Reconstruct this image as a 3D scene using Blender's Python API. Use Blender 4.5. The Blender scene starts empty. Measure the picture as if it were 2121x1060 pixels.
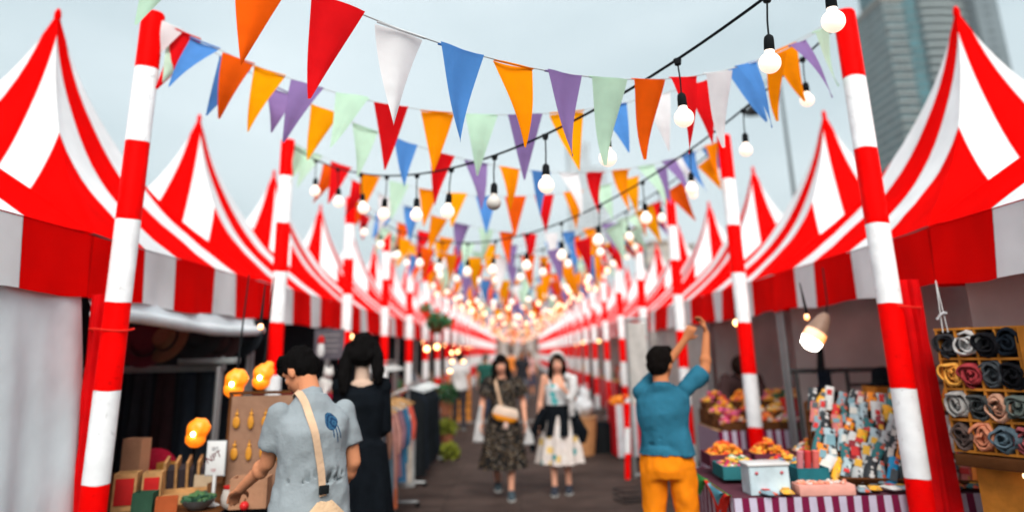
import bpy, bmesh, math, random
from mathutils import Vector, Matrix, noise
from mathutils.bvhtree import BVHTree
R = math.radians
random.seed(7)
S = bpy.context.scene
# ------------------------------------------------------------------ camera
EYE, PITCH, ROLL, YAW, FPX, PPY = 1.68, .269, .022, -.002, 1480., 320.7
fwd = Vector((math.sin(YAW)*math.cos(PITCH), math.cos(YAW)*math.cos(PITCH), math.sin(PITCH)))
rt0 = Vector((math.cos(YAW), -math.sin(YAW), 0)); up0 = rt0.cross(fwd)
rt = rt0*math.cos(ROLL)-up0*math.sin(ROLL); up = rt0*math.sin(ROLL)+up0*math.cos(ROLL)
cd = bpy.data.cameras.new('camera'); cam = bpy.data.objects.new('camera', cd)
S.collection.objects.link(cam)
cam.matrix_world = Matrix(((rt.x, up.x, -fwd.x, 0), (rt.y, up.y, -fwd.y, 0), (rt.z, up.z, -fwd.z, EYE), (0, 0, 0, 1)))
cd.sensor_width = 36; cd.lens = 36*FPX/2121; cd.shift_y = (PPY-530)/2121
cd.clip_start = .05; cd.clip_end = 6000
cd.dof.use_dof = True; cd.dof.focus_distance = 3.0; cd.dof.aperture_fstop = .80
S.camera = cam
# ------------------------------------------------------------------ world and sun
SUN_EL, SUN_AZ = R(44), R(174)
w = bpy.data.worlds.new('World'); S.world = w; w.use_nodes = True
nt = w.node_tree; N = nt.nodes; bg = N['Background']
sky = N.new('ShaderNodeTexSky'); sky.sky_type = 'NISHITA'; sky.sun_disc = False
sky.sun_elevation = SUN_EL; sky.sun_rotation = SUN_AZ; sky.air_density = 1.6; sky.dust_density = 4; sky.ozone_density = 1.5
tc = N.new('ShaderNodeTexCoord'); nz = N.new('ShaderNodeTexNoise'); nz.inputs['Scale'].default_value = 1.6
nz.inputs['Detail'].default_value = 5; nz.inputs['Roughness'].default_value = .5
mp = N.new('ShaderNodeMapping'); mp.inputs['Scale'].default_value = (1, 1, 2.4); mp.inputs['Location'].default_value = (2.3, .4, 0)
rmp = N.new('ShaderNodeValToRGB')
rmp.color_ramp.elements[0].position = .34; rmp.color_ramp.elements[0].color = (4.7, 5.75, 6.15, 1)
rmp.color_ramp.elements[1].position = .68; rmp.color_ramp.elements[1].color = (7.5, 8.4, 8.75, 1)
mx = N.new('ShaderNodeMix'); mx.data_type = 'RGBA'; mx.inputs[0].default_value = .88
nt.links.new(tc.outputs['Generated'], mp.inputs['Vector']); nt.links.new(mp.outputs[0], nz.inputs['Vector'])
nt.links.new(nz.outputs[0], rmp.inputs[0]); nt.links.new(sky.outputs[0], mx.inputs[6]); nt.links.new(rmp.outputs[0], mx.inputs[7])
nt.links.new(mx.outputs[2], bg.inputs[0]); bg.inputs[1].default_value = .076
sl = bpy.data.lights.new('sun', 'SUN'); sl.energy = 2.6; sl.angle = R(40); sl.color = (1, .95, .88)
so = bpy.data.objects.new('sun', sl); S.collection.objects.link(so)
so.rotation_euler = Vector((math.sin(SUN_AZ)*math.cos(SUN_EL), math.cos(SUN_AZ)*math.cos(SUN_EL), math.sin(SUN_EL))).to_track_quat('Z', 'Y').to_euler()
S.view_settings.view_transform = 'Standard'; S.view_settings.look = 'None'
S.view_settings.exposure = .82; S.view_settings.gamma = 1
S.cycles.use_denoising = True; S.cycles.sample_clamp_indirect = 4; S.cycles.max_bounces = 7
S.cycles.diffuse_bounces = 3; S.cycles.transparent_max_bounces = 8
# ------------------------------------------------------------------ helpers
def ray(px, py): return fwd+rt*((px-1060.5)/FPX)-up*((py-PPY)/FPX)
def at(px, py, Y):
    r = ray(px, py); return Vector((r.x*Y/r.y, Y, r.z*Y/r.y+EYE))
def ordinal(n):
    a = ['', 'first', 'second', 'third', 'fourth', 'fifth', 'sixth', 'seventh', 'eighth', 'ninth', 'tenth', 'eleventh', 'twelfth',
         'thirteenth', 'fourteenth', 'fifteenth', 'sixteenth', 'seventeenth', 'eighteenth', 'nineteenth', 'twentieth']
    if n <= 20: return a[n]
    return ('twenty-' if n < 30 else 'thirty-')+a[n % 10] if n % 10 else {30: 'thirtieth'}[n]
def link(o): S.collection.objects.link(o); return o
def tag(o, label, cat=None, group=None, kind=None):
    if label: o['label'] = label
    if cat: o['category'] = cat
    if group: o['group'] = group
    if kind: o['kind'] = kind
    return o
def thing(name, label, cat, loc=(0, 0, 0), rz=0, group=None, scale=1):
    o = bpy.data.objects.new(name, None); o.empty_display_size = .1; link(o)
    o.location = loc; o.rotation_euler = (0, 0, rz); o.scale = (scale,)*3
    return tag(o, label, cat, group)
def copy_tree(o, parent=None):
    c = o.copy(); link(c); c.parent = parent
    for ch in [x for x in kids.get(o.name, [])]:
        k = copy_tree(ch, c); kids.setdefault(c.name, []).append(k)
    return c
kids = {}
def adopt(ch, p): ch.parent = p; kids.setdefault(p.name, []).append(ch)
class MB:
    def __init__(s): s.v = []; s.f = []; s.c = []; s.m = []; s.mi = 0; s.col = None
    def add(s, vs, fs):
        b = len(s.v); s.v += [tuple(x) for x in vs]; s.f += [tuple(i+b for i in f) for f in fs]
        s.m += [s.mi]*len(fs); s.c += [s.col]*len(fs); return s
    def box(s, c, d, M=None, rz=0, bev=0):
        x, y, z = d[0]/2, d[1]/2, d[2]/2
        if bev:
            b = min(bev, x*.9, y*.9, z*.9); vs = []
            bm = bmesh.new(); bmesh.ops.create_cube(bm, size=1)
            for v in bm.verts: v.co = Vector((v.co.x*2*x, v.co.y*2*y, v.co.z*2*z))
            bmesh.ops.bevel(bm, geom=bm.edges[:], offset=b, segments=2, affect='EDGES', profile=.5)
            vs = [v.co.copy() for v in bm.verts]; fs = [[v.index for v in f.verts] for f in bm.faces]; bm.free()
        else:
            vs = [Vector(p) for p in ((-x,-y,-z),(x,-y,-z),(x,y,-z),(-x,y,-z),(-x,-y,z),(x,-y,z),(x,y,z),(-x,y,z))]
            fs = [(3,2,1,0),(4,5,6,7),(0,1,5,4),(1,2,6,5),(2,3,7,6),(3,0,4,7)]
        T = Matrix.Translation(c) @ (M.to_4x4() if M else Matrix.Rotation(rz, 4, 'Z'))
        return s.add([T@v for v in vs], fs)
    def loft(s, rings, cap=True, closed=True):
        n = len(rings[0]); vs = [p for r in rings for p in r]; fs = []
        for i in range(len(rings)-1):
            for j in range(n if closed else n-1):
                a = i*n+j; b = i*n+(j+1) % n; fs.append((a, b, b+n, a+n))
        if cap and closed:
            fs.append(tuple(range(n-1, -1, -1))); fs.append(tuple((len(rings)-1)*n+j for j in range(n)))
        return s.add(vs, fs)
    def tube(s, path, r, n=10, cap=True, sx=1, sy=1):
        path = [Vector(p) for p in path]; rr = r if isinstance(r, (list, tuple)) else [r]*len(path); rings = []; pu = None
        for i, p in enumerate(path):
            d = (path[min(i+1, len(path)-1)]-path[max(i-1, 0)]).normalized()
            if pu is None: pu = Vector((0, 0, 1)) if abs(d.z) < .9 else Vector((0, 1, 0))
            a = d.cross(pu).normalized(); b = a.cross(d).normalized(); pu = b
            rings.append([p+a*math.cos(t)*rr[i]*sx+b*math.sin(t)*rr[i]*sy for t in [2*math.pi*k/n for k in range(n)]])
        return s.loft(rings, cap)
    def capsule(s, p0, p1, r0, r1, n=12, m=4):
        p0, p1 = Vector(p0), Vector(p1); d = (p1-p0); L = d.length; d.normalize()
        P = []; Q = []
        for k in range(m, 0, -1):
            a = k/m*math.pi/2*.97; P.append(p0-d*r0*math.sin(a)); Q.append(r0*math.cos(a))
        for k in range(0, 4): P.append(p0+d*L*k/3); Q.append(r0+(r1-r0)*k/3)
        for k in range(1, m+1):
            a = k/m*math.pi/2*.97; P.append(p1+d*r1*math.sin(a)); Q.append(r1*math.cos(a))
        return s.tube(P, Q, n)
    def ell(s, c, r, M=None, n=16, m=10):
        vs = []; fs = []; c = Vector(c)
        for i in range(m+1):
            a = math.pi*i/m
            for j in range(n):
                b = 2*math.pi*j/n; p = Vector((r[0]*math.sin(a)*math.cos(b), r[1]*math.sin(a)*math.sin(b), r[2]*math.cos(a)))
                vs.append(c+(M@p if M else p))
        for i in range(m):
            for j in range(n):
                fs.append((i*n+j, (i+1)*n+j, (i+1)*n+(j+1) % n, i*n+(j+1) % n))
        return s.add(vs, fs)
    def lathe(s, prof, c=(0, 0, 0), n=20):
        c = Vector(c); return s.loft([[c+Vector((r*math.cos(t), r*math.sin(t), z)) for t in [2*math.pi*k/n for k in range(n)]] for r, z in prof], True)
    def grid(s, fn, nu, nv):
        vs = [fn(i/nu, j/nv) for j in range(nv+1) for i in range(nu+1)]
        fs = [(j*(nu+1)+i, j*(nu+1)+i+1, (j+1)*(nu+1)+i+1, (j+1)*(nu+1)+i) for j in range(nv) for i in range(nu)]
        return s.add(vs, fs)
    def mesh(s, name, mats=None, smooth=True, angle=40):
        me = bpy.data.meshes.new(name); me.from_pydata(s.v, [], s.f)
        if mats is not None:
            for m in (mats if isinstance(mats, (list, tuple)) else [mats]): me.materials.append(m)
        me.polygons.foreach_set('material_index', s.m)
        if any(c is not None for c in s.c):
            ca = me.color_attributes.new('Col', 'FLOAT_COLOR', 'CORNER'); i = 0
            for p in me.polygons:
                col = s.c[p.index] or (1, 1, 1)
                for _ in p.loop_indices: ca.data[i].color = (*col, 1); i += 1
        me.update()
        if smooth:
            me.polygons.foreach_set('use_smooth', [True]*len(me.polygons))
            me.set_sharp_from_angle(angle=R(angle))
        return me
    def build(s, name, mats, parent=None, smooth=True, angle=40, loc=None):
        o = bpy.data.objects.new(name, s.mesh(name, mats, smooth, angle)); link(o)
        if parent: adopt(o, parent)
        if loc is not None: o.location = loc
        return o
def remesh(mb, vox, smooth=3, disp=None):
    me = bpy.data.meshes.new('tmp'); me.from_pydata(mb.v, [], mb.f); o = bpy.data.objects.new('tmp', me); link(o)
    m = o.modifiers.new('r', 'REMESH'); m.mode = 'VOXEL'; m.voxel_size = vox
    if smooth: k = o.modifiers.new('s', 'SMOOTH'); k.iterations = smooth; k.factor = .5
    dg = bpy.context.evaluated_depsgraph_get(); out = bpy.data.meshes.new_from_object(o.evaluated_get(dg))
    bpy.data.objects.remove(o)
    if disp:
        a, sc, asp = disp; cs = []
        nrm = [v.normal.copy() for v in out.vertices]
        for v, nn in zip(out.vertices, nrm):
            p = Vector((v.co.x*sc, v.co.y*sc, v.co.z*sc*asp)); v.co = v.co+nn*a*noise.fractal(p, 1., 2., 3)
    out.polygons.foreach_set('use_smooth', [True]*len(out.polygons)); out.update()
    return out
# ------------------------------------------------------------------ materials
def mat(name, col, rough=.8, var=.12, vs=12, bump=.0, bs=60, metal=0, spec=.2, transl=0, attr=False, sheen=0):
    m = bpy.data.materials.new(name); m.use_nodes = True; nt = m.node_tree; N = nt.nodes; b = N['Principled BSDF']
    b.inputs['Roughness'].default_value = rough; b.inputs['Metallic'].default_value = metal
    b.inputs['Specular IOR Level'].default_value = spec
    if spec < .3 and rough > .45: b.inputs['IOR'].default_value = 1.1
    if sheen: b.inputs['Sheen Weight'].default_value = sheen
    tc = N.new('ShaderNodeTexCoord'); n = N.new('ShaderNodeTexNoise'); n.inputs['Scale'].default_value = vs; n.inputs['Detail'].default_value = 4
    nt.links.new(tc.outputs['Object'], n.inputs['Vector'])
    mr = N.new('ShaderNodeMapRange'); mr.inputs[1].default_value = .3; mr.inputs[2].default_value = .7
    mr.inputs[3].default_value = 1-var; mr.inputs[4].default_value = 1+var*.5
    nt.links.new(n.outputs[0], mr.inputs[0])
    vm = N.new('ShaderNodeVectorMath'); vm.operation = 'SCALE'; nt.links.new(mr.outputs[0], vm.inputs['Scale'])
    if attr:
        a = N.new('ShaderNodeAttribute'); a.attribute_name = 'Col'; nt.links.new(a.outputs['Color'], vm.inputs[0])
    else: vm.inputs[0].default_value = col[:3]
    nt.links.new(vm.outputs[0], b.inputs['Base Color'])
    if bump:
        n2 = N.new('ShaderNodeTexNoise'); n2.inputs['Scale'].default_value = bs; n2.inputs['Detail'].default_value = 3
        nt.links.new(tc.outputs['Object'], n2.inputs['Vector'])
        bp = N.new('ShaderNodeBump'); bp.inputs['Strength'].default_value = bump; bp.inputs['Distance'].default_value = .01
        nt.links.new(n2.outputs[0], bp.inputs['Height']); nt.links.new(bp.outputs[0], b.inputs['Normal'])
    if transl:
        t = N.new('ShaderNodeBsdfTranslucent'); nt.links.new(vm.outputs[0], t.inputs[0])
        ms = N.new('ShaderNodeMixShader'); ms.inputs[0].default_value = transl
        nt.links.new(b.outputs[0], ms.inputs[1]); nt.links.new(t.outputs[0], ms.inputs[2]); nt.links.new(ms.outputs[0], N['Material Output'].inputs[0])
    return m
def emit(name, col, st, sample=False):
    m = bpy.data.materials.new(name); m.use_nodes = True; b = m.node_tree.nodes['Principled BSDF']
    b.inputs['Base Color'].default_value = (.8, .78, .72, 1); b.inputs['Roughness'].default_value = .4
    b.inputs['Emission Color'].default_value = (*col, 1); b.inputs['Emission Strength'].default_value = st
    m.cycles.emission_sampling = 'AUTO' if sample else 'NONE'
    return m
def nodes(m): return m.node_tree, m.node_tree.nodes
def math_(N, nt, op, a, b=None):
    n = N.new('ShaderNodeMath'); n.operation = op
    for i, x in enumerate((a, b)):
        if x is None: continue
        if isinstance(x, (int, float)): n.inputs[i].default_value = x
        else: nt.links.new(x, n.inputs[i])
    return n.outputs[0]
RED = (.88, .0012, .001); WHITE = (.86, .88, .90)
def striped(name, kind, red=RED, white=WHITE, **kw):
    """two colours switched by a mask: 'tent', 'pole' or ('x', width, offset)"""
    m = mat(name, red, **kw); nt, N = nodes(m); vm = [n for n in N if n.type == 'VECT_MATH'][0]
    tc = [n for n in N if n.type == 'TEX_COORD'][0]; sp = N.new('ShaderNodeSeparateXYZ'); nt.links.new(tc.outputs['Object'], sp.inputs[0])
    X, Y, Z = sp.outputs
    if kind == 'tent':
        ax = math_(N, nt, 'ABSOLUTE', X); ay = math_(N, nt, 'ABSOLUTE', Y)
        r = math_(N, nt, 'MAXIMUM', ax, ay); s_ = math_(N, nt, 'MINIMUM', ax, ay)
        i = math_(N, nt, 'MINIMUM', math_(N, nt, 'ADD', math_(N, nt, 'MULTIPLY', r, .27), .05), .37); o = math_(N, nt, 'ADD', math_(N, nt, 'MULTIPLY', r, .33), .36)
        mask = math_(N, nt, 'MULTIPLY', math_(N, nt, 'GREATER_THAN', s_, i), math_(N, nt, 'LESS_THAN', s_, o))
        e1 = math_(N, nt, 'LESS_THAN', math_(N, nt, 'ABSOLUTE', math_(N, nt, 'SUBTRACT', s_, i)), .007)
        e2 = math_(N, nt, 'LESS_THAN', math_(N, nt, 'ABSOLUTE', math_(N, nt, 'SUBTRACT', s_, o)), .007)
        e3 = math_(N, nt, 'LESS_THAN', math_(N, nt, 'SUBTRACT', r, s_), .006)
        seam = math_(N, nt, 'MAXIMUM', math_(N, nt, 'MAXIMUM', e1, e2), e3)
        fac = math_(N, nt, 'SUBTRACT', 1, math_(N, nt, 'MULTIPLY', seam, .32))
        mr = [n for n in N if n.type == 'MAP_RANGE'][0]
        nt.links.new(math_(N, nt, 'MULTIPLY', mr.outputs[0], fac), vm.inputs['Scale'])
    elif kind == 'pole':
        mask = math_(N, nt, 'GREATER_THAN', math_(N, nt, 'FRACT', math_(N, nt, 'DIVIDE', math_(N, nt, 'ADD', Z, math_(N, nt, 'MULTIPLY', math_(N, nt, 'SINE', math_(N, nt, 'MULTIPLY', X, 40)), .004)), 1.014)), .5)
        sc = N.new('ShaderNodeTexNoise'); sc.inputs['Scale'].default_value = 16; sc.inputs['Detail'].default_value = 6; sc.inputs['Roughness'].default_value = .7; nt.links.new(tc.outputs['Object'], sc.inputs['Vector'])
        scf = math_(N, nt, 'MULTIPLY', math_(N, nt, 'GREATER_THAN', sc.outputs[0], .62), .22)
        hl = math_(N, nt, 'LESS_THAN', math_(N, nt, 'ABSOLUTE', math_(N, nt, 'SUBTRACT', math_(N, nt, 'FRACT', math_(N, nt, 'DIVIDE', Z, .507)), .5)), .494)
        mr = [n for n in N if n.type == 'MAP_RANGE'][0]
        nt.links.new(math_(N, nt, 'MULTIPLY', mr.outputs[0], math_(N, nt, 'SUBTRACT', math_(N, nt, 'ADD', math_(N, nt, 'MULTIPLY', hl, .3), .7), scf)), vm.inputs['Scale'])
    else:
        ax = {'x': X, 'y': Y}[kind[0]]; mask = math_(N, nt, 'GREATER_THAN', math_(N, nt, 'FRACT', math_(N, nt, 'DIVIDE', ax, kind[1])), kind[2])
    mx = N.new('ShaderNodeMix'); mx.data_type = 'RGBA'; nt.links.new(mask, mx.inputs[0])
    mx.inputs[6].default_value = (*red, 1); mx.inputs[7].default_value = (*white, 1); nt.links.new(mx.outputs[2], vm.inputs[0])
    return m
def speckled(name, cols, scale, base, rough=.85):
    m = mat(name, base, rough, bump=.2, bs=80); nt, N = nodes(m); vm = [n for n in N if n.type == 'VECT_MATH'][0]
    tc = [n for n in N if n.type == 'TEX_COORD'][0]; v = N.new('ShaderNodeTexVoronoi'); v.inputs['Scale'].default_value = scale
    nt.links.new(tc.outputs['Object'], v.inputs['Vector']); sp = N.new('ShaderNodeSeparateColor'); nt.links.new(v.outputs['Color'], sp.inputs[0])
    rp = N.new('ShaderNodeValToRGB'); rp.color_ramp.interpolation = 'CONSTANT'; e = rp.color_ramp.elements
    tot = len(cols); e[0].color = (*cols[0], 1); e[1].position = 1/tot; e[1].color = (*cols[1], 1)
    for i in range(2, tot): k = e.new(i/tot); k.color = (*cols[i], 1)
    lt = math_(N, nt, 'LESS_THAN', v.outputs['Distance'], .42)
    mx = N.new('ShaderNodeMix'); mx.data_type = 'RGBA'; nt.links.new(lt, mx.inputs[0]); mx.inputs[6].default_value = (*base, 1)
    nt.links.new(sp.outputs[0], rp.inputs[0]); nt.links.new(rp.outputs[0], mx.inputs[7]); nt.links.new(mx.outputs[2], vm.inputs[0])
    return m
M = {}
M['tent'] = striped('tent_canvas', 'tent', rough=.7, var=.12, vs=2.6, bump=.8, bs=3.2, spec=.02, transl=.14)
M['pole'] = striped('pole_wrap', 'pole', rough=.46, var=.14, vs=7, bump=.6, bs=9)
M['red'] = mat('red_cloth', (.72, .004, .006), .6, .2, 5, .4, 14)
M['white_cloth'] = mat('white_sheet', (.80, .88, .92), .75, .14, 2.5, .5, 8, transl=.1)
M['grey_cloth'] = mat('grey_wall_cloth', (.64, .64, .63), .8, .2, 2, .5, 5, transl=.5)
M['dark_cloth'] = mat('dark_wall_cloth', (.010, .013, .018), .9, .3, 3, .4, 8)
M['steel'] = mat('steel_tube', (.36, .38, .39), .4, .1, 8, metal=.7)
M['black'] = mat('black_rubber', (.012, .014, .016), .5, .15, 20)
M['blackcloth'] = mat('black_fabric', (.006, .008, .011), .95, .3, 18, .4, 40)
M['bulb'] = emit('lit_bulb', (1, .74, .58), .62)
M['bulb_far'] = emit('lit_bulb_warm', (1, .43, .20), 2.2)
M['bulb_off'] = mat('unlit_frosted_bulb', (.62, .6, .56), .3, .03)
M['wood'] = mat('brown_wood', (.62, .23, .035), .5, .35, 9, .3, 30)
M['wood2'] = mat('pale_wood', (.52, .29, .12), .6, .3, 14, .3, 30)
M['dwood'] = mat('dark_wood', (.11, .04, .014), .6, .3, 9, .3, 30)
M['amber'] = emit('amber_shade', (1, .17, .001), .5); M['amber'].node_tree.nodes['Principled BSDF'].inputs['Base Color'].default_value = (.9, .32, .02, 1)
M['filament'] = emit('hot_filament', (1, .7, .35), 14)
M['lampwhite'] = emit('bright_lamp_glass', (1, .93, .8), 9, True)
M['attr'] = mat('mixed_goods', (1, 1, 1), .45, .15, 30, attr=True)
M['paper'] = mat('white_card', (.68, .7, .7), .7, .04)
M['plastic'] = mat('clear_plastic_box', (.55, .68, .74), .15, .25, 7)
M['green'] = mat('leaf_green', (.035, .10, .04), .6, .5, 14, .2)
M['lime'] = mat('leaf_yellow_green', (.22, .25, .03), .6, .5, 14, .2)
FL = {'red': (.80, .008, .012), 'white': (.84, .86, .88), 'blue': (.085, .27, .66), 'orange': (.97, .29, .002), 'amber': (.98, .38, .002),
      'purple': (.27, .18, .42), 'mint green': (.54, .80, .62), 'vermilion': (.92, .12, .005)}
for k, c in FL.items(): M['flag '+k] = mat('pennant_'+k.replace(' ', '_'), c, .7, .1, 9, .25, 22, transl=.38)
def colm(name, c, rough=.85, bump=.4, bs=30, var=.15, vs=10):
    if name not in M: M[name] = mat(name, c, rough, var, vs, bump, bs)
    return M[name]
# ================================================================== setting
XL, XR, YL, YR, PITCHB = -2.424, 2.358, 4.41, 4.623, 3.0      # pole rows
NB = 27
# ground and deck
m = mat('ground_asphalt', (.055, .055, .055), .9, .2, .5, .3, 20)
g = MB().add([(-700, -60, -.02), (700, -60, -.02), (700, 1250, -.02), (-700, 1250, -.02)], [(0, 1, 2, 3)]).build('ground', m)
tag(g, 'grey paved ground around the market', kind='structure')
def deck_mat():
    m = mat('deck_planks', (.05, .04, .038), .55, .3, 3, 0, 40); nt, N = nodes(m); b = N['Principled BSDF']
    vm = [n for n in N if n.type == 'VECT_MATH'][0]; tc = [n for n in N if n.type == 'TEX_COORD'][0]
    br = N.new('ShaderNodeTexBrick'); br.inputs['Scale'].default_value = 1; br.inputs['Brick Width'].default_value = 2.4
    br.inputs['Row Height'].default_value = .145; br.inputs['Mortar Size'].default_value = .006; br.offset = .37
    br.inputs['Color1'].default_value = (.058, .040, .035, 1); br.inputs['Color2'].default_value = (.090, .062, .053, 1); br.inputs['Mortar'].default_value = (.008, .007, .007, 1)
    br.inputs['Bias'].default_value = -.1
    nt.links.new(tc.outputs['Object'], br.inputs['Vector'])
    st = N.new('ShaderNodeTexNoise'); mp = N.new('ShaderNodeMapping'); mp.inputs['Scale'].default_value = (1.2, 40, 1)
    nt.links.new(tc.outputs['Object'], mp.inputs[0]); nt.links.new(mp.outputs[0], st.inputs['Vector']); st.inputs['Scale'].default_value = 2
    mx = N.new('ShaderNodeMix'); mx.data_type = 'RGBA'; mx.blend_type = 'MULTIPLY'; mx.inputs[0].default_value = .55
    nt.links.new(br.outputs[0], mx.inputs[6]); nt.links.new(st.outputs[0], mx.inputs[7]); 
    sc = N.new('ShaderNodeVectorMath'); sc.operation = 'SCALE'; sc.inputs['Scale'].default_value = 1.25; nt.links.new(mx.outputs[2], sc.inputs[0])
    nt.links.new(sc.outputs[0], vm.inputs[0])
    bp = N.new('ShaderNodeBump'); bp.inputs['Distance'].default_value = .004; bp.inputs['Strength'].default_value = .6; nt.links.new(br.outputs['Fac'], bp.inputs['Height']); bp.invert = True
    nt.links.new(bp.outputs[0], b.inputs['Normal']); return m
d = MB().box((0, 42, -.008), (14, 92, .016)).build('deck_floor', deck_mat(), smooth=False)
tag(d, 'dark brown plank walkway down the middle of the market', kind='structure')
s = MB().box((-.1, 19.1, .008), (3.4, .16, .012)).build('path_strip', colm('pale_metal_strip', (.30, .31, .31), .5, .1)); tag(s, 'pale metal strip across the plank walkway', kind='structure')

# poles -------------------------------------------------------------
def pole_mesh(zo):
    b = MB(); b.lathe([(.073, -zo), (.073, 3.93-zo), (.066, 3.945-zo)], n=24); return b.mesh('pole', M['pole'], angle=60)
pm = {-1: pole_mesh(.499), 1: pole_mesh(.403)}
base_me = MB().lathe([(.17, .0), (.17, .02), (.10, .035), (.076, .04)], n=20).mesh('base', M['steel'])
def pole(side, i):
    x, y = (XL, YL+3*(i-1)) if side < 0 else (XR, YR+3*(i-1))
    zo = .499 if side < 0 else .403
    lean = (random.uniform(-.006, .006), random.uniform(-.006, .006)) if i > 1 else (0, 0)
    t = thing('striped_pole', 'red and white striped pole, %s from the front in the %s row' % (ordinal(i+1), 'left' if side < 0 else 'right'),
              'pole', (x, y, 0), 0, 'striped poles lining the walkway')
    t.rotation_euler = (lean[0], lean[1], 0)
    o = bpy.data.objects.new('pole', pm[side]); link(o); adopt(o, t); o.location = (0, 0, zo)
    if i < 12: o = bpy.data.objects.new('base', base_me); link(o); adopt(o, t); o.location = (0, 0, .001)
for i in range(NB):
    for sd in (-1, 1): pole(sd, i)

# tents ---------------------------------------------------------------
PR = [(0, 4.68), (.03, 4.55), (.08, 4.36), (.18, 4.06), (.3, 3.79), (.48, 3.45), (.63, 3.22), (.8, 3.01), (1.0, 2.82), (1.3, 2.57), (1.51, 2.385)]
def zr(r):
    for (a, z0), (b, z1) in zip(PR, PR[1:]):
        if r <= b: return z0+(z1-z0)*(r-a)/(b-a)
    return PR[-1][1]
def zr_s(r): return (zr(max(0, r-.04))+zr(r)+zr(min(1.51, r+.04)))/3 if .03 < r < 1.47 else zr(r)
H = 1.493
def tent_meshes(seed):
    rs = [0, .02, .04, .07, .11, .16, .22, .3, .38, .46, .55, .64, .73, .82, .91, 1.0, 1.1, 1.2, 1.3, 1.4, H]
    roof = MB(); nv = 40
    for k in range(4):
        a = k*math.pi/2; ca, sa = math.cos(a), math.sin(a)
        def fn(u, v):
            r = rs[min(len(rs)-1, round(v*(len(rs)-1)))]; t = u*2-1; s = t*r
            z = zr_s(r)-.035*(1-t*t)*min(1, r*1.2)*min(1, (H-r)*5)+.014*noise.noise(Vector((s*2.2+seed, r*1.5, k*3.1)))*(1-abs(t))*min(1, (H-r)*6)
            z += .012*math.exp(-((1-abs(t))*9)**2)
            dx = (1-abs(t))*r; dr = H-r; hy = math.hypot(dx, dr); z += .013*math.sin(math.atan2(dr, dx+.001)*13+seed)*math.exp(-hy/.45)*min(1, hy*7)*min(1, dr*8)
            return (r*ca-s*sa, r*sa+s*ca, z)
        roof.grid(fn, nv, len(rs)-1)
    roof.lathe([(.028, 4.6), (.03, 4.66), (.018, 4.70), (.002, 4.72)], n=10)
    val = MB()
    for k in range(4):
        a = k*math.pi/2; ca, sa = math.cos(a), math.sin(a)
        def fn(u, v):
            s = (u*2-1)*H; wv = .018*math.sin(s*7+seed+k)*v+.012*math.sin(s*17+k*2+seed)*v
            r = H-.004+wv*(1-abs(u*2-1)**6)+.016*v
            z = 2.394-.361*v-(.012*math.sin(s*5.2+k+seed)+.02*(1-(u*2-1)**2))*v
            rr = r/ (H)  # keep corners closed
            return ((r*ca-s*rr*sa), (r*sa+s*rr*ca), z)
        val.grid(fn, 36, 4)
    return roof.mesh('roof', M['tent'], angle=35), val.mesh('valance', M['tent'], angle=60)
TM = [tent_meshes(s) for s in (1.3, 5.1, 8.7)]
def sheet(x0, y0, x1, y1, z0, z1, amp=.03, n=40, ph=0, nz_=8, hem=True):
    L = math.hypot(x1-x0, y1-y0); nx, ny = -(y1-y0)/L, (x1-x0)/L
    def fn(u, v):
        a = amp*(math.sin(u*L*11+ph)+.5*math.sin(u*L*23+ph*2+v*1.5)+.8*noise.noise(Vector((u*L*1.7, v*.6, ph))))*(.35+.65*(1-v))
        return (x0+(x1-x0)*u+nx*a, y0+(y1-y0)*u+ny*a, z0+(z1-z0)*v)
    return MB().grid(fn, n, nz_)
leg_me = MB().tube([(0, 0, .0), (0, 0, 2.36)], .022, 8).mesh('leg', M['steel'])
rail = MB()
for k in range(4):
    a = k*math.pi/2; c_, s_ = math.cos(a), math.sin(a); q = H-.05
    rail.tube([(q*c_+q*s_, q*s_-q*c_, 2.33), (q*c_-q*s_, q*s_+q*c_, 2.33)], .016, 6)
    rail.tube([(q*c_, q*s_, 2.33), (0, 0, 2.9)], .014, 6)
rail_me = rail.mesh('roof_frame', M['steel'])
back_me = {}
def tent(side, i):
    cx, cy = (-4.123, 5.91+3*(i-1)) if side < 0 else (4.173, 6.123+3*(i-1))
    t = thing('market_tent', 'red and white striped peaked market tent, %s from the front along the %s row' % (ordinal(i+1), 'left' if side < 0 else 'right'),
              'tent', (cx, cy, 0), 0, 'striped market tents in two rows')
    rm, vm = TM[(i*2+(side > 0)) % 3]
    if side < 0: t.scale = (1, 1, 1.016)
    for n_, me in (('roof', rm), ('valance', vm)):
        o = bpy.data.objects.new(n_, me); link(o); adopt(o, t)
    if i < 9:
        for sx in (-1, 1):
            for sy in (-1, 1):
                if i < 2 and sx == -side and sy == (1 if i == 0 else -1): continue   # these corners stand inside the gathered curtains
                o = bpy.data.objects.new('leg', leg_me); link(o); adopt(o, t); o.location = (sx*(H-.05), sy*(H-.05), 0)
        o = bpy.data.objects.new('roof_frame', rail_me); link(o); adopt(o, t)
    x = -side  # street side is +x for the left row
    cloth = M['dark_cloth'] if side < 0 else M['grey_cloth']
    key = (side, i % 3)
    if key not in back_me:
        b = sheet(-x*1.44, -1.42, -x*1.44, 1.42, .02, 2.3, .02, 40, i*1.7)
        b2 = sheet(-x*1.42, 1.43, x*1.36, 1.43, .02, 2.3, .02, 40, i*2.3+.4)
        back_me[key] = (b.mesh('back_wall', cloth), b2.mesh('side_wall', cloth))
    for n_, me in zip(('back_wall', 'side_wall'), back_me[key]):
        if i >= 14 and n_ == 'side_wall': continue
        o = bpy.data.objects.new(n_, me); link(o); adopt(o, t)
    return t
tents = {}
for i in range(NB):
    for sd in (-1, 1): tents[(sd, i)] = tent(sd, i)
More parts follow.
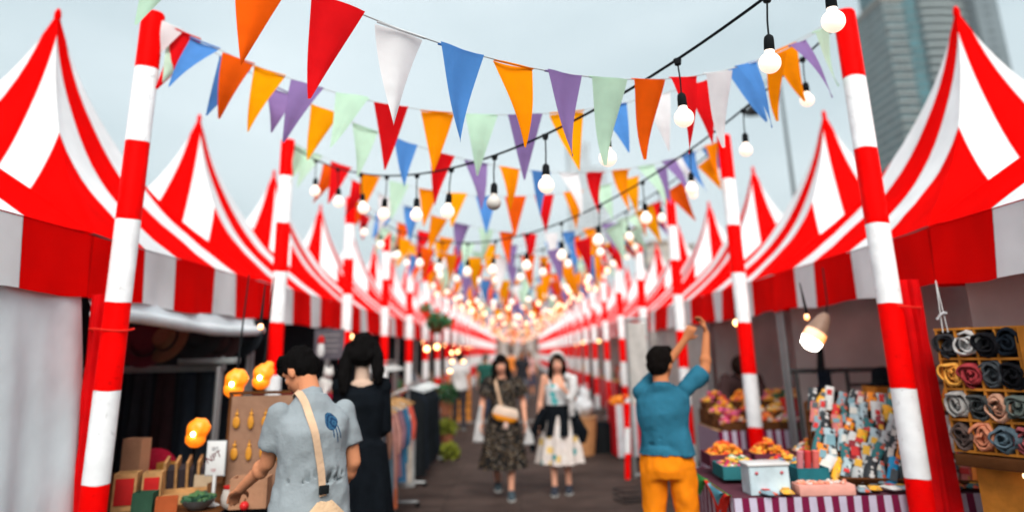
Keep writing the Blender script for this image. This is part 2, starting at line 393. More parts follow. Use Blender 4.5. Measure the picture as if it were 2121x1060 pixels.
# closed white curtain on the nearest left tent, street side
t0 = tents[(-1, 0)]
def curtain_fn(u, v):
    L = 3.05*u; a = (math.sin(L*11+.7)+.5*math.sin(L*23+1.4+v*1.5)+.8*noise.noise(Vector((L*1.7, v*.6, .7))))*.024*(.3+.7*(1-v))
    return (1.462+.15*(1-v)**.9+a*min(1, (1-v)*5), -1.5+(2.985+.07*min(1, (1-v)*4))*u, .01+2.11*v)
o = MB().grid(curtain_fn, 100, 18).build('street_curtain', M['white_cloth'], t0, angle=60)
o['label'] = 'white hanging street-side curtain with soft folds'
# rolled up curtain under the valance of the second left tent
t1 = tents[(-1, 1)]
rl = MB(); pts = []; rad = []
for k in range(30):
    u = k/29; pts.append((1.545+.01*math.sin(u*9), -1.45+2.9*u, 1.90+.02*math.sin(u*5+1)+.03*abs(u-.5))); rad.append(.044+.012*noise.noise(Vector((u*9, 0, 3))))
rl.tube(pts, rad, 12)
rl.grid(lambda u, v: (1.54-.07*v, -1.45+2.9*u, 1.90+.15*v), 40, 5)
rl.build('rolled_curtain', M['white_cloth'], t1)['label'] = 'white curtain rolled up below the striped valance'
# closed pale curtains on the fourth and fifth right tents
for k in (3, 4):
    sheet(-1.452, -1.40, -1.452, 1.42, .03, 2.1, .03, 60, k).build('street_curtain', colm('pale_curtain', (.50, .49, .47)), tents[(1, k)])
# gathered red curtains tied beside the two nearest poles
def gathered(name, label, x, y, w, topw):
    b = MB()
    def fn(u, v):
        z = 2.06*(1-v)+.015; a = u*2*math.pi; ww = (topw*(1-v)+w*v)*(.62+.38*abs(v-.18)**.4); rr = 1+.22*math.sin(a*7+v*2)+.12*math.sin(a*11+v*5)
        return (x+ww*.5*rr*math.cos(a)+.02*v, y+.055*rr*math.sin(a), z)
    b.grid(fn, 90, 26); o = b.build(name, M['red'])
    tag(o, label, 'curtain', 'red curtains gathered at the tent corners'); return o
gathered('red_curtain', 'red curtain gathered beside the near right pole', XR+.17, YR+.08, .20, .16)
gathered('red_curtain', 'narrow red curtain gathered behind the near left pole', XL-.125, YL+.08, .19, .17)
for x, y, z, lb in ((XL-.03, YL+.02, 1.86, 'red cord tied round the near left pole and curtain'), (XR+.07, YR+.02, 1.90, 'red cord tied round the near right pole and curtain')):
    b = MB(); b.tube([(x+.125*math.cos(a), y+.10*math.sin(a), z+.008*math.sin(a*2)) for a in [k*math.pi/12 for k in range(25)]], .006, 6)
    tag(b.build('tie_cord', colm('red_cord', (.8, .03, .02))), lb, 'cord')

# bunting -------------------------------------------------------------
def flag_mesh(seed, W=.215, Hh=.42):
    b = MB(); nu, nv = 6, 10
    def fn(u, v):
        h = 1-v; half = W/2*(1-v)+.004
        x = (u*2-1)*half; y = .03*math.sin(v*3+seed*2)+.035*math.sin(seed)*v+.018*math.cos(u*5+seed)*(.3+v)*(1-v)*1.6+.02*(u-.5)*math.sin(seed*5)*v
        return (x+.02*math.sin(seed*3)*v, y, -Hh*v)
    b.grid(fn, nu, nv)
    b.tube([(-W/2-.004, .002, .0), (0, 0, -.002), (W/2+.004, .002, 0)], .0055, 6)
    return b.mesh('flag', None)
FM = [flag_mesh(s) for s in (.4, 1.7, 2.9, 4.4, 5.8)]
for f in FM: f.materials.append(M['flag red'])
SEQ = ['vermilion', 'red', 'white', 'blue', 'orange', 'purple', 'mint green']
SEQB = ['white', 'blue', 'vermilion', 'amber', 'purple', 'mint green', 'red', 'orange', 'mint green', 'orange', 'amber', 'blue', 'vermilion', 'red', 'orange', 'mint green', 'amber', 'purple']
ZT = 3.90
def curve(A, B, sag, k): return Vector((A.x+(B.x-A.x)*k, A.y+(B.y-A.y)*k, A.z+(B.z-A.z)*k-4*sag*k*(1-k)))
def bunting(A, B, sag, ks, cols, label, far=False):
    t = thing('bunting_string', label, 'bunting', tuple(A), 0, 'strings of coloured pennants over the walkway')
    n = 12 if far else 40; b = MB(); b.tube([curve(A, B, sag, k/n)-A for k in range(n+1)], .0035 if not far else .005, 5)
    b.build('cord', colm('white_cord', (.45, .47, .48)), t)
    for j, k in enumerate(ks):
        c = cols[j % len(cols)]; o = bpy.data.objects.new('flag', FM[random.randrange(5)]); link(o); adopt(o, t)
        o.material_slots[0].link = 'OBJECT'; o.material_slots[0].material = M['flag '+c]
        p = curve(A, B, sag, k); d = curve(A, B, sag, k+.005)-curve(A, B, sag, k-.005)
        ang = math.atan2(d.y, d.x); sl = math.atan2(d.z, math.hypot(d.x, d.y))
        o.location = p-A
        Mx = Matrix.Rotation(ang, 3, 'Z') @ Matrix.Rotation(-sl, 3, 'Y') @ Matrix.Rotation(sl*.35+random.gauss(0, .04), 3, 'Y') @ Matrix.Rotation(random.gauss(0, .10), 3, 'X')
        # hem follows the cord, body hangs: rotate back most of the slope for the body only by a small random swing
        Mx = Matrix.Rotation(ang, 3, 'Z') @ Matrix.Rotation(-sl*.8, 3, 'Y') @ Matrix.Rotation(random.gauss(0, .14), 3, 'X')
        o.rotation_euler = Mx.to_euler(); o.scale = (random.uniform(.95, 1.05),)*3
        o['label'] = c+' pennant'
    return t
def LP(i, z=ZT): return Vector((XL+.06, YL+3*(i-1), z))
def RP(i, z=ZT): return Vector((XR-.06, YR+3*(i-1), z))
def ks_(n, off=0): return [(j+.5+off)/n for j in range(n)]
# the nearest string: flags where the photo shows them
ksA = [.06+.05*j for j in range(19)]
# colours so that k=.36 is red
colA = [SEQ[(j-6+1) % 7] for j in range(19)]
bunting(LP(0), RP(1), .95, ksA, colA, 'nearest bunting string, running from front left up to the nearest right pole')
kB = [.07+.0605*j for j in range(15)]
colB = ['white', 'red', 'blue', 'vermilion', 'amber', 'purple', 'mint green', 'red', 'orange', 'mint green', 'purple', 'amber', 'blue', 'white', 'red', 'blue', 'orange']
kB = [.012, .036, .065, .115, .16, .215, .28, .335, .40, .463, .525, .585, .65, .715, .78, .845, .91]
bunting(LP(1), RP(1), .70, kB, colB, 'bunting string straight across between the two nearest striped poles')
for i in range(1, NB-1):
    far = i > 7
    n = 15
    cs = [(SEQ if i < 3 else ['vermilion', 'orange', 'white', 'blue', 'amber', 'red', 'mint green', 'orange', 'purple'])[(j+i*3) % (7 if i < 3 else 9)] for j in range(20)]
    if i == 1: cs = [['mint green', 'blue', 'purple', 'amber', 'mint green', 'blue', 'red', 'purple', 'orange', 'blue', 'white', 'red', 'orange', 'mint green', 'purple', 'blue', 'orange'][j % 17] for j in range(20)]
    bunting(LP(i), RP(i+1), random.uniform(.66, .86)+(.15 if i > 3 else 0), ks_(n+2, random.uniform(-.2, .2)), cs,
            'bunting string slanting from the %s left pole to the %s right pole' % (ordinal(i+1), ordinal(i+2)), far)
    cs = [SEQB[(j+i*5) % 18] for j in range(18)]
    bunting(LP(i+1), RP(i+1), random.uniform(.6, .82), ks_(n, random.uniform(-.2, .2)), cs,
            'bunting string straight across between the %s pair of striped poles' % ordinal(i+2), far)
    if i > 1:
        cs = [SEQB[(j*2+i*3) % 18] for j in range(14)]
        bunting(LP(i+1, 3.8), RP(i, 3.8), random.uniform(.85, 1.15), ks_(14, random.uniform(-.2, .2)), cs,
                'lower bunting string slanting from the %s left pole back to the %s right pole' % (ordinal(i+2), ordinal(i+1)), far)
# festoon lights --------------------------------------------------------
DROP = .30
hold = MB(); hold.tube([(0, 0, .0), (0, 0, -.03)], [.022, .017], 8); hold.tube([(0, 0, -.03), (.004, 0, -.12), (0, 0, -.20)], .0045, 6)
hold.lathe([(.010, -.19), (.020, -.20), (.0225, -.215), (.024, -.262), (.021, -.266)], n=14)
hold_me = hold.mesh('bulb_holder', M['black'])
hf = MB(); hf.tube([(0, 0, 0), (0, 0, -.2)], .006, 4); hf.lathe([(.018, -.20), (.024, -.262)], n=6); hold_far = hf.mesh('bulb_holder', M['black'])
def bulb_mesh(n, m_):
    b = MB(); pr = [(.020, -.258), (.023, -.272)]; 
    for k in range(m_+1):
        a = R(28)+(math.pi-R(28))*k/m_; pr.append((max(.0005, .049*math.sin(a)), -.325+.049*math.cos(a)))
    b.lathe(pr, n=n); return b.mesh('light_bulb', None)
bm_near = bulb_mesh(20, 14); bm_near.materials.append(M['bulb']); bm_far = bulb_mesh(8, 5); bm_far.materials.append(M['bulb_far'])
def festoon(A, B, sag, ks, label, far=0, off=(), sw=.12):
    t = thing('festoon_light_string', label, 'string lights', tuple(A), 0, 'festoon light strings over the walkway')
    n = 14 if far else 48; b = MB(); b.tube([curve(A, B, sag, k/n)-A for k in range(n+1)], .0075 if not far else .009, 6); b.build('cable', M['black'], t)
    for j, k in enumerate(ks):
        h = bpy.data.objects.new('bulb_holder', hold_far if far else hold_me); link(h); adopt(h, t); h.location = curve(A, B, sag, k)-A
        h.rotation_euler = (random.gauss(0, sw*.5), random.gauss(0, sw*.5), random.uniform(0, 6))
        o = bpy.data.objects.new('light_bulb', bm_far if far else bm_near); link(o); adopt(o, h)
        if j in off: o.material_slots[0].link = 'OBJECT'; o.material_slots[0].material = M['bulb_off']; o['label'] = 'unlit bulb'
        if far and j % 4 == 1: o.material_slots[0].link = 'OBJECT'; o.material_slots[0].material = M['bulb']
    return t
# k runs from the far left pole (0) to the near right pole (1)
kF = [.08, .15, .215, .28, .345, .41, .48, .55, .62, .69, .762, .802, .87, .94]
festoon(LP(2, 3.86), RP(0, 3.95), .95, kF, 'nearest festoon of black-cabled bulbs, crossing high above the walkway', 0, (6,))
for i in range(1, NB-2):
    n = 14
    festoon(LP(i+2, 3.84), RP(i, 3.84), random.uniform(.8, 1.05), ks_(n, random.uniform(-.3, .3)),
            'festoon light string slanting from the %s left pole to the %s right pole' % (ordinal(i+3), ordinal(i+1)), 1 if i > 3 else 0)
# the far end is hung with strings going straight across too
for i in range(6, NB-1, 2):
    festoon(LP(i, 3.7), RP(i, 3.7), random.uniform(.55, .9), ks_(11, random.uniform(-.3, .3)),
            'festoon light string straight across between the %s pair of poles' % ordinal(i+1), 1)

# buildings beyond ------------------------------------------------------------
def facade(name, wall, glass, fh, bay, frac=.55, vfrac=.2, axis='X', ledge=None):
    m = mat(name, wall, .6, .12, .05); nt, N = nodes(m); vm = [n for n in N if n.type == 'VECT_MATH'][0]; tc = [n for n in N if n.type == 'TEX_COORD'][0]
    sp = N.new('ShaderNodeSeparateXYZ'); nt.links.new(tc.outputs['Object'], sp.inputs[0])
    fz = math_(N, nt, 'FRACT', math_(N, nt, 'DIVIDE', sp.outputs[2], fh)); h = math_(N, nt, 'ADD', sp.outputs[0], sp.outputs[1])
    fx = math_(N, nt, 'FRACT', math_(N, nt, 'DIVIDE', h, bay))
    mask = math_(N, nt, 'MULTIPLY', math_(N, nt, 'GREATER_THAN', fz, 1-frac), math_(N, nt, 'GREATER_THAN', fx, vfrac))
    cell = N.new('ShaderNodeTexWhiteNoise'); cmb = N.new('ShaderNodeCombineXYZ'); nt.links.new(math_(N, nt, 'FLOOR', math_(N, nt, 'DIVIDE', sp.outputs[2], fh)), cmb.inputs[0]); nt.links.new(math_(N, nt, 'FLOOR', math_(N, nt, 'DIVIDE', h, bay)), cmb.inputs[1])
    nt.links.new(cmb.outputs[0], cell.inputs['Vector'])
    g = N.new('ShaderNodeMix'); g.data_type = 'RGBA'; nt.links.new(cell.outputs['Value'], g.inputs[0]); g.inputs[6].default_value = (*[c*.6 for c in glass], 1); g.inputs[7].default_value = (*[min(1, c*1.7) for c in glass], 1)
    mx = N.new('ShaderNodeMix'); mx.data_type = 'RGBA'; nt.links.new(mask, mx.inputs[0]); mx.inputs[6].default_value = (*wall, 1); nt.links.new(g.outputs[2], mx.inputs[7]); nt.links.new(mx.outputs[2], vm.inputs[0])
    return m
# tall curved tower, right
Y0 = 250.; k = Y0/1480
a = at(1872, 330, Y0).x; bb = at(1916, 330, Y0).x; c = at(2058, 330, Y0).x; e = at(2107, 330, Y0).x
tw = thing('skyscraper', 'tall grey glass tower with rippling balconies rising behind the right tents', 'skyscraper', ((a+e)/2, Y0, 0)); ox = (a+e)/2
FH = 3.3
f1 = facade('tower_pale', (.26, .28, .27), (.035, .075, .085), FH, 2.2, .62, .16); f2 = facade('tower_glass', (.09, .13, .14), (.03, .12, .14), FH, 1.5, .7, .1); f3 = facade('tower_slab', (.14, .17, .185), (.04, .05, .06), FH, 5, .3, .55)
ztop = at(1815, 12, Y0).z
MB().box(((a+bb)/2-ox, 8, ztop/2), (bb-a, 22, ztop)).build('side_wing', f1, tw, False)
MB().box(((a+bb)/2-ox, 8, ztop+1.4), (bb-a+2, 24, 1.6)).build('roof_terrace', colm('roof_edge', (.30, .26, .22)), tw, False)
MB().box(((bb+c)/2-ox, 14, 90), (c-bb, 26, 180)).build('central_block', f2, tw, False)
MB().box(((c+e)/2-ox, 8, 85), (e-c, 30, 170)).build('end_slab', f3, tw, False)
bal = MB()
for fl in range(12, 54):
    z = fl*FH; pts = []
    for q in range(17):
        u = q/16; x = bb-ox+(c-bb)*(.30+.70*u); pts.append((x, -1-2.6*math.sin(u*math.pi*.9+.2)-.4, z-1.3*math.sin(u*math.pi*.5)+.9))
    ring = []
    for p in pts: ring.append([Vector((p[0], 3, p[2])), Vector((p[0], p[1], p[2])), Vector((p[0], p[1], p[2]-1.1)), Vector((p[0], 3, p[2]-1.1))])
    bal.loft(ring)
bal.build('balconies', colm('balcony_concrete', (.32, .36, .36), .6, .1), tw, True, 30)
pl = MB()
for fl in range(1, int(ztop/FH)):
    pl.box(((a+bb)/2-ox, -3.25, fl*FH), (bb-a+.3, .5, .35))
pl.build('floor_bands', colm('band_concrete', (.05, .06, .065), .6, .1), tw, False)
# far thin tower; haze fading is put into its lightened wall colour
Y1 = 560.; a = at(1178, 400, Y1).x; b_ = at(1222, 400, Y1).x; z1 = at(1195, 300, Y1).z
ft = thing('distant_tower', 'pale faraway apartment tower seen through the pennants', 'skyscraper', ((a+b_)/2, Y1, 0))
MB().box((0, 0, z1/2), ((b_-a), 18, z1)).box((b_-a-3, 3, z1*.44), ((b_-a)*.9, 16, z1*.88)).build('tower_block', facade('far_tower', (.50, .52, .54), (.26, .31, .34), 3.6, 4, .5, .4), ft, False)
MB().box((0, 0, z1+3), ((b_-a)*.45, 10, 6)).build('roof_house', colm('far_roof', (.5, .51, .52)), ft, False)
a2 = at(1235, 400, Y1).x; b2 = at(1268, 400, Y1).x; z2 = at(1250, 400, Y1).z
ft = thing('distant_tower', 'lower pale faraway tower beside the taller thin one', 'skyscraper', ((a2+b2)/2, Y1+40, 0))
MB().box((0, 0, z2/2), ((b2-a2), 18, z2)).build('tower_block', facade('far_tower2', (.55, .56, .57), (.32, .35, .38), 3.6, 5, .5, .4), ft, False)
MB().box((2, 0, z2+2), ((b2-a2)*.4, 9, 4)).build('roof_house', colm('far_roof', (.5, .51, .52)), ft, False)
# cream building
Y2 = 150.; a = at(1330, 560, Y2).x; b_ = at(1445, 560, Y2).x; z3 = at(1360, 520, Y2).z
cb = thing('cream_building', 'cream coloured stepped building behind the right tents', 'building', ((a+b_)/2, Y2, 0))
cm = facade('cream_wall', (.50, .44, .38), (.22, .21, .21), 2.6, 1.6, .45, .45)
MB().box((0, 0, z3/2), (b_-a, 12, z3)).box((-1, 2, z3*.53), ((b_-a)*.5, 8, z3*1.06)).build('walls', cm, cb, False)
MB().box((-1, 2, z3*1.06+.35), ((b_-a)*.56, 9, .6)).box((2.9, -.2, z3+.25), (b_-a-5.5, 12.6, .4)).build('roof', colm('cream_roof', (.35, .27, .22)), cb, False)
# low hall closing the far end of the street
hl = thing('market_hall', 'low pale hall closing the far end of the walkway', 'building', (0, 96, 0))
MB().box((0, 0, 1.9), (26, 6, 3.8)).build('walls', facade('hall_wall', (.42, .36, .33), (.2, .13, .11), 3.8, 1.7, .6, .4), hl, False)
MB().add([(-13.4, -3.4, 3.8), (13.4, -3.4, 3.8), (13.4, 3.4, 3.8), (-13.4, 3.4, 3.8), (-13, 0, 5.2), (13, 0, 5.2)], [(0, 1, 5, 4), (2, 3, 4, 5), (0, 4, 3), (1, 2, 5), (3, 2, 1, 0)]).build('roof', colm('hall_roof', (.5, .5, .5)), hl, False)
# street lamp
p0 = at(1645, 400, 30); lp = thing('street_lamp', 'tall grey street lamp with a dark head behind the right tents', 'street lamp', (p0.x, 30, 0))
MB().tube([(0, 0, 0), (0, 0, 6), (-.02, 0, 13.2)], [.12, .09, .06], 12).build('post', colm('lamp_grey', (.12, .14, .15), .5), lp)
MB().tube([(0, 0, 13.0), (-.5, 0, 13.15), (-1.0, 0, 12.6), (-1.25, 0, 12.05)], .04, 8).build('arm', colm('lamp_grey', 0), lp)
MB().lathe([(.08, 12.1), (.16, 12.0), (.42, 11.72), (.46, 11.6), (.1, 11.55)], (-1.3, 0, 0)).build('lamp_head', colm('lamp_dark', (.03, .03, .03)), lp)
# hedge behind the right stalls
hd = MB()
for _ in range(1600):
    x = random.uniform(7.4, 8.6); y = random.uniform(-2, 16); z = random.uniform(.1, 2.7)+.3*math.sin(y*1.3); s_ = random.uniform(.06, .13)
    q = Matrix.Rotation(random.uniform(0, 6), 3, Vector((random.random(), random.random(), random.random())).normalized())
    hd.add([Vector((x, y, z))+q@Vector(v) for v in ((-s_, -s_*.5, 0), (s_, -s_*.4, 0), (s_*.2, s_, .02))], [(0, 1, 2)])
tag(hd.build('hedge', M['green'], None, False), 'dark green hedge behind the right row of tents', 'hedge')
# ================================================================== people
V = Vector
def hand(b, wr, d, n, side, curl=.5, sc=1.):
    """palm and five fingers; d: direction out of the wrist, n: palm normal, side: direction towards the thumb"""
    d = V(d).normalized(); sd = V(side).normalized(); sd = (sd-d*sd.dot(d)).normalized(); n = d.cross(sd) if d.cross(sd).dot(V(n)) > 0 else sd.cross(d)
    wr = V(wr); pl = wr+d*.085*sc
    rings = []
    for k in range(6):
        u = k/5; c = wr+d*.092*sc*u; w_ = (.026+.014*math.sin(u*1.9))*sc; t_ = (.017-.004*u)*sc
        rings.append([c+sd*w_*math.cos(a)+n*t_*math.sin(a) for a in [2*math.pi*q/12 for q in range(12)]])
    b.loft(rings)
    for f, (off, ln) in enumerate(((.030, .070), (.010, .080), (-.010, .074), (-.029, .058))):
        p = pl+sd*off*sc; dd = (d+sd*off*1.5).normalized(); c = curl*(1+.12*f)
        p1 = p+(dd*math.cos(c*.5)+n*math.sin(c*.5))*ln*.45*sc
        p2 = p1+(dd*math.cos(c*1.3)+n*math.sin(c*1.3))*ln*.32*sc
        p3 = p2+(dd*math.cos(c*1.9)+n*math.sin(c*1.9))*ln*.25*sc
        b.tube([p-d*.015, p, p1, p2, p3, p3+(p3-p2)*.15], [.0085*sc, .0092*sc, .0088*sc, .0080*sc, .0070*sc, .003*sc], 8)
    q = wr+d*.025*sc+sd*.02*sc; q1 = q+(d*.6+sd*.75+n*.25).normalized()*.038*sc; q2 = q1+(d*.85+sd*.35+n*.4).normalized()*.03*sc
    q3 = q2+(d*.95+n*.35).normalized()*.02*sc
    b.tube([q-sd*.012, q, q1, q2, q3], [.012*sc, .013*sc, .0105*sc, .009*sc, .004*sc], 8)
J0 = dict(hl=(-.095, 0, .90), hr=(.095, 0, .90), kl=(-.105, .015, .49), kr=(.105, .015, .49), al=(-.11, -.02, .085), ar=(.11, -.02, .085),
          sl=(-.175, 0, 1.40), sr=(.175, 0, 1.40), el=(-.225, -.03, 1.12), er=(.225, -.03, 1.12), wl=(-.235, .04, .87), wr=(.235, .04, .87),
          chest=(0, 0, 1.27), waist=(0, .005, 1.06), pelvis=(0, 0, .94), neck=(0, -.005, 1.45), head=(0, .025, 1.585))
def person(label, loc, rz, sc, J=None, skin=(.58, .27, .15), hyaw=0, hnod=0, build=1., curl=.5, parts=(), hair=None, haircol=(.010, .009, .009),
           handdir=None, group=None, vox=.0085, shoe=(.03, .035, .045), female=False, face=True):
    j = {k: V(v) for k, v in {**J0, **(J or {})}.items()}
    t = thing('person', label, 'person', loc, rz, group, sc)
    HM = Matrix.Rotation(hyaw, 3, 'Z') @ Matrix.Rotation(-hnod, 3, 'X'); hc = j['head']
    hp = lambda x, y, z: hc+HM@V((x, y, z))
    b = MB(); B = build
    # torso
    def torso(b, inf=0, z0=None, neckline=True, female=female, waistk=1., top=1.0):
        a, c, p_, nk = j['pelvis'], j['waist'], j['chest'], j['neck']; sh = (j['sl']+j['sr'])/2; shw = (j['sr']-j['sl']); u_ = shw.normalized(); hw = shw.length/2
        hd_ = (j['hr']-j['hl']).normalized(); rings = []
        wa = .80 if female else .90
        L = [(a-V((0, 0, .08)), hd_, .145*B, .105*B), (a, hd_, .165*B, .115*B), (a.lerp(c, .5), hd_, .150*B*(.95 if female else 1), .108*B), (c, (hd_+u_)/2, .150*B*wa*waistk, .100*B*waistk),
             (c.lerp(p_, .5), u_, .152*B, .108*B), (p_, u_, .168*B, .118*B+(.012 if female else 0)), (p_.lerp(sh, .6), u_, .172*B, .105*B), (sh+V((0, 0, -.012)), u_, hw*.84, .075*B), (sh.lerp(nk, .5)+V((0, 0, -.002)), u_, hw*.50, .062)]
        if z0 is not None: L = L[z0:]
        for cc, ux, rx, ry in L:
            ux = V(ux).normalized(); uy = V((0, 0, 1)).cross(ux).normalized()
            rings.append([cc+ux*(rx+inf)*math.cos(q)*(1)+uy*(ry+inf)*math.sin(q) for q in [2*math.pi*k/24 for k in range(24)]])
        b.loft(rings)
    torso(b)
    b.capsule(j['neck']-V((0, 0, .05)), hp(0, -.02, -.06), .062 if not female else .052, .052 if not female else .045)
    # head
    b.ell(hp(0, -.012, .022), (.074, .093, .098), HM, 20, 14)
    b.ell(hp(0, .018, -.035), (.060, .070, .078), HM, 16, 10)
    b.ell(hp(0, .050, -.088), (.026, .026, .022), HM, 12, 8)
    b.capsule(hp(0, .080, .012), hp(0, .101, -.026), .008, .0135, 8); b.ell(hp(0, .094, -.030), (.017, .010, .009), HM, 8, 6)
    for s_ in (-1, 1):
        b.ell(hp(s_*.076, -.006, -.012), (.011, .020, .032), HM, 10, 8)
        b.ell(hp(s_*.040, .058, -.018), (.022, .020, .018), HM, 10, 8)
        b.capsule(hp(s_*.012, .078, .026), hp(s_*.050, .066, .028), .008, .007, 8)
    b.ell(hp(0, .082, -.058), (.022, .012, .011), HM, 10, 6)
    for s_, S_ in (('l', -1), ('r', 1)):
        b.capsule(j['s'+s_], j['e'+s_], .050*B, .040*B); b.capsule(j['e'+s_], j['w'+s_], .040*B, .026*B)
        fa = j['e'+s_].lerp(j['w'+s_], .25); b.ell(fa, (.044*B, .044*B, .05*B))
        d_ = (j['w'+s_]-j['e'+s_]).normalized()
        hd = (handdir or {}).get(s_, (d_, V((-S_, .25, 0)), V((0, 1, .1))))
        hand(b, j['w'+s_], hd[0], hd[1], hd[2], curl)
        b.capsule(j['h'+s_]-V((0, 0, .02)), j['k'+s_], .088*B, .056*B); b.capsule(j['k'+s_], j['a'+s_], .053*B, .036)
        cf = j['k'+s_].lerp(j['a'+s_], .28)+V((0, -.018, 0)); b.ell(cf, (.056*B, .058*B, .10))
    me = remesh(b, vox, 2); me.materials.append(colm('skin_%02d' % int(skin[0]*100), skin, .55, .15, 90, .08, 6))
    o = bpy.data.objects.new('body', me); link(o); adopt(o, t)
    if face:
        for s_ in (-1, 1):
            e = MB().ell(hp(s_*.031, .070, .004), (.0115, .0115, .0095), HM, 12, 8).build('eye', colm('eye_white', (.6, .58, .55), .3), o)
            MB().ell(hp(s_*.031, .0795, .004), (.0055, .003, .0055), HM, 10, 6).build('iris', colm('iris_dark', (.02, .012, .01), .2), o)
            MB().tube([hp(s_*.014, .085, .026), hp(s_*.033, .082, .031), hp(s_*.050, .070, .025)], [.003, .0035, .002], 6).build('eyebrow', colm('brow', (.015, .011, .01)), o)
        MB().tube([hp(-.022, .087, -.060), hp(-.008, .097, -.056), hp(0, .098, -.058), hp(.008, .097, -.056), hp(.022, .087, -.060)], [.002, .0055, .005, .0055, .002], 8, True, 1, .8).build('lips', colm('lips', (.45, .10, .09), .45), o)
    # shoes
    for s_ in ('l', 'r'):
        a = j['a'+s_]; kn = j['k'+s_]; fd = V((.0 if s_ == 'l' else .0, 1, 0)); lift = max(0, a.z-.085)
        bb = MB(); z = a.z-.085
        R_ = [(-.075, .035, .030, .045), (-.055, .046, .050, .055), (0, .045, .055, .060), (.06, .047, .042, .045), (.12, .048, .032, .032), (.165, .042, .024, .024), (.185, .022, .014, .020)]
        bb.loft([[a+V((w_*math.cos(q), y_, -.085+.012+hh+(hh*math.sin(q)) if True else 0)) for q in [2*math.pi*k/14 for k in range(14)]] for y_, w_, hh, _ in R_])
        bb.build('shoe', colm('shoe_%d' % int(shoe[0]*999), shoe, .5), t)
        sb = MB(); sb.loft([[a+V((w_*1.06*math.cos(q), y_, -.085+.012+.012*math.sin(q))) for q in [2*math.pi*k/12 for k in range(12)]] for y_, w_, hh, _ in R_]); sb.build('sole', colm('sole', (.5, .5, .48), .7), t)
    env = dict(j=j, t=t, torso=torso, hp=hp, HM=HM, B=B, body=o, hc=hc)
    return env
def push_out(o, src, eps=.009):
    bv = BVHTree.FromPolygons([v.co for v in src.data.vertices], [p.vertices for p in src.data.polygons])
    for v in o.data.vertices:
        l, n, i, d = bv.find_nearest(v.co)
        if l is not None and d < .07 and (v.co-l).dot(n) < eps: v.co = l+n*eps
    o.data.update()
def garment(env, name, mb, material, disp=(.010, 7, .55), vox=.011, sm=3):
    me = remesh(mb, vox, sm, disp); me.materials.append(material); o = bpy.data.objects.new(name, me); link(o); adopt(o, env['t']); push_out(o, env['body']); env['last_'+name] = o; return o
def tshirt(env, material, sleeve=.62, inf=.020, hem=.0, sl_r=.066, waistk=1.08, flare=.02, vlow=None, name='shirt'):
    b = MB(); j = env['j']; B = env['B']; torso_rings(env, b, inf, hem, waistk, flare)
    for s_ in ('l', 'r'):
        S_, E_ = j['s'+s_], j['e'+s_]
        b.ell(S_-V((0, 0, .006)), (.059*B,)*3); ends = S_.lerp(E_, sleeve); inw = (V((0, 0, S_.z-.04))-S_)*.15
        b.tube([S_+inw+V((0, 0, .0)), S_, S_.lerp(E_, sleeve*.5), ends, ends+(E_-S_)*.002], [.050*B, .056*B+.003, sl_r*B, (sl_r+.004)*B, (sl_r-.012)*B], 18)
        if sleeve > .95:
            W_ = j['w'+s_]; b.tube([E_, E_.lerp(W_, .5), E_.lerp(W_, min(.95, sleeve-.9)), E_.lerp(W_, min(.96, sleeve-.895))], [.056*B, .052*B, .046*B, .036*B], 16)
            b.ell(E_, (.060*B,)*3)
    return garment(env, name, b, material, (.019, 6.5, .7))
def torso_rings(env, b, inf, hem, waistk, flare):
    j = env['j']; B = env['B']; a, c, p_, nk = j['pelvis'], j['waist'], j['chest'], j['neck']; sh = (j['sl']+j['sr'])/2; shw = j['sr']-j['sl']; u_ = shw.normalized(); hw = shw.length/2
    hd_ = (j['hr']-j['hl']).normalized(); rings = []
    L = [(a-V((0, 0, .02+hem)), hd_, .170*B+flare, .118*B+flare), (a+V((0, 0, .05)), hd_, .166*B+flare*.6, .118*B+flare*.5), (c, (hd_+u_)/2, .150*B*waistk, .104*B*waistk),
         (c.lerp(p_, .5), u_, .156*B, .112*B), (p_, u_, .170*B, .120*B), (p_.lerp(sh, .6), u_, .176*B, .106*B), (sh+V((0, 0, -.012)), u_, hw*.90, .082*B), (sh.lerp(nk, .5)+V((0, 0, .004)), u_, hw*.52, .072), (nk+V((0, 0, .0)), u_, .058, .056)]
    for cc, ux, rx, ry in L:
        ux = V(ux).normalized(); uy = V((0, 0, 1)).cross(ux).normalized()
        rings.append([cc+ux*(rx+inf)*math.cos(q)+uy*(ry+inf)*math.sin(q) for q in [2*math.pi*k/28 for k in range(28)]])
    b.loft(rings)
def trousers(env, material, length=1., inf=.018, name='trousers'):
    b = MB(); j = env['j']; B = env['B']; a = j['pelvis']; hd_ = (j['hr']-j['hl']).normalized(); rings = []
    for dz, rx, ry in ((-.10, .155, .105), (-.04, .172, .122), (.03, .166, .116), (.10, .152, .106)):
        uy = V((0, 0, 1)).cross(hd_); rings.append([a+V((0, 0, dz))+hd_*(rx*B+inf)*math.cos(q)+uy*(ry*B+inf)*math.sin(q) for q in [2*math.pi*k/24 for k in range(24)]])
    b.loft(rings)
    for s_ in ('l', 'r'):
        h, k, an = j['h'+s_], j['k'+s_], j['a'+s_]
        e = k.lerp(an, length)
        b.tube([h+V((0, 0, .03)), h.lerp(k, .4), k, k.lerp(an, .5*length), e, e+(an-k)*.003], [.098*B, .088*B, .068*B, .066*B, .064*B, .04*B], 18)
    o = garment(env, name, b, material, (.012, 9, .7))
    if 'last_shirt' in env: push_out(env['last_shirt'], o, .010)
    return o
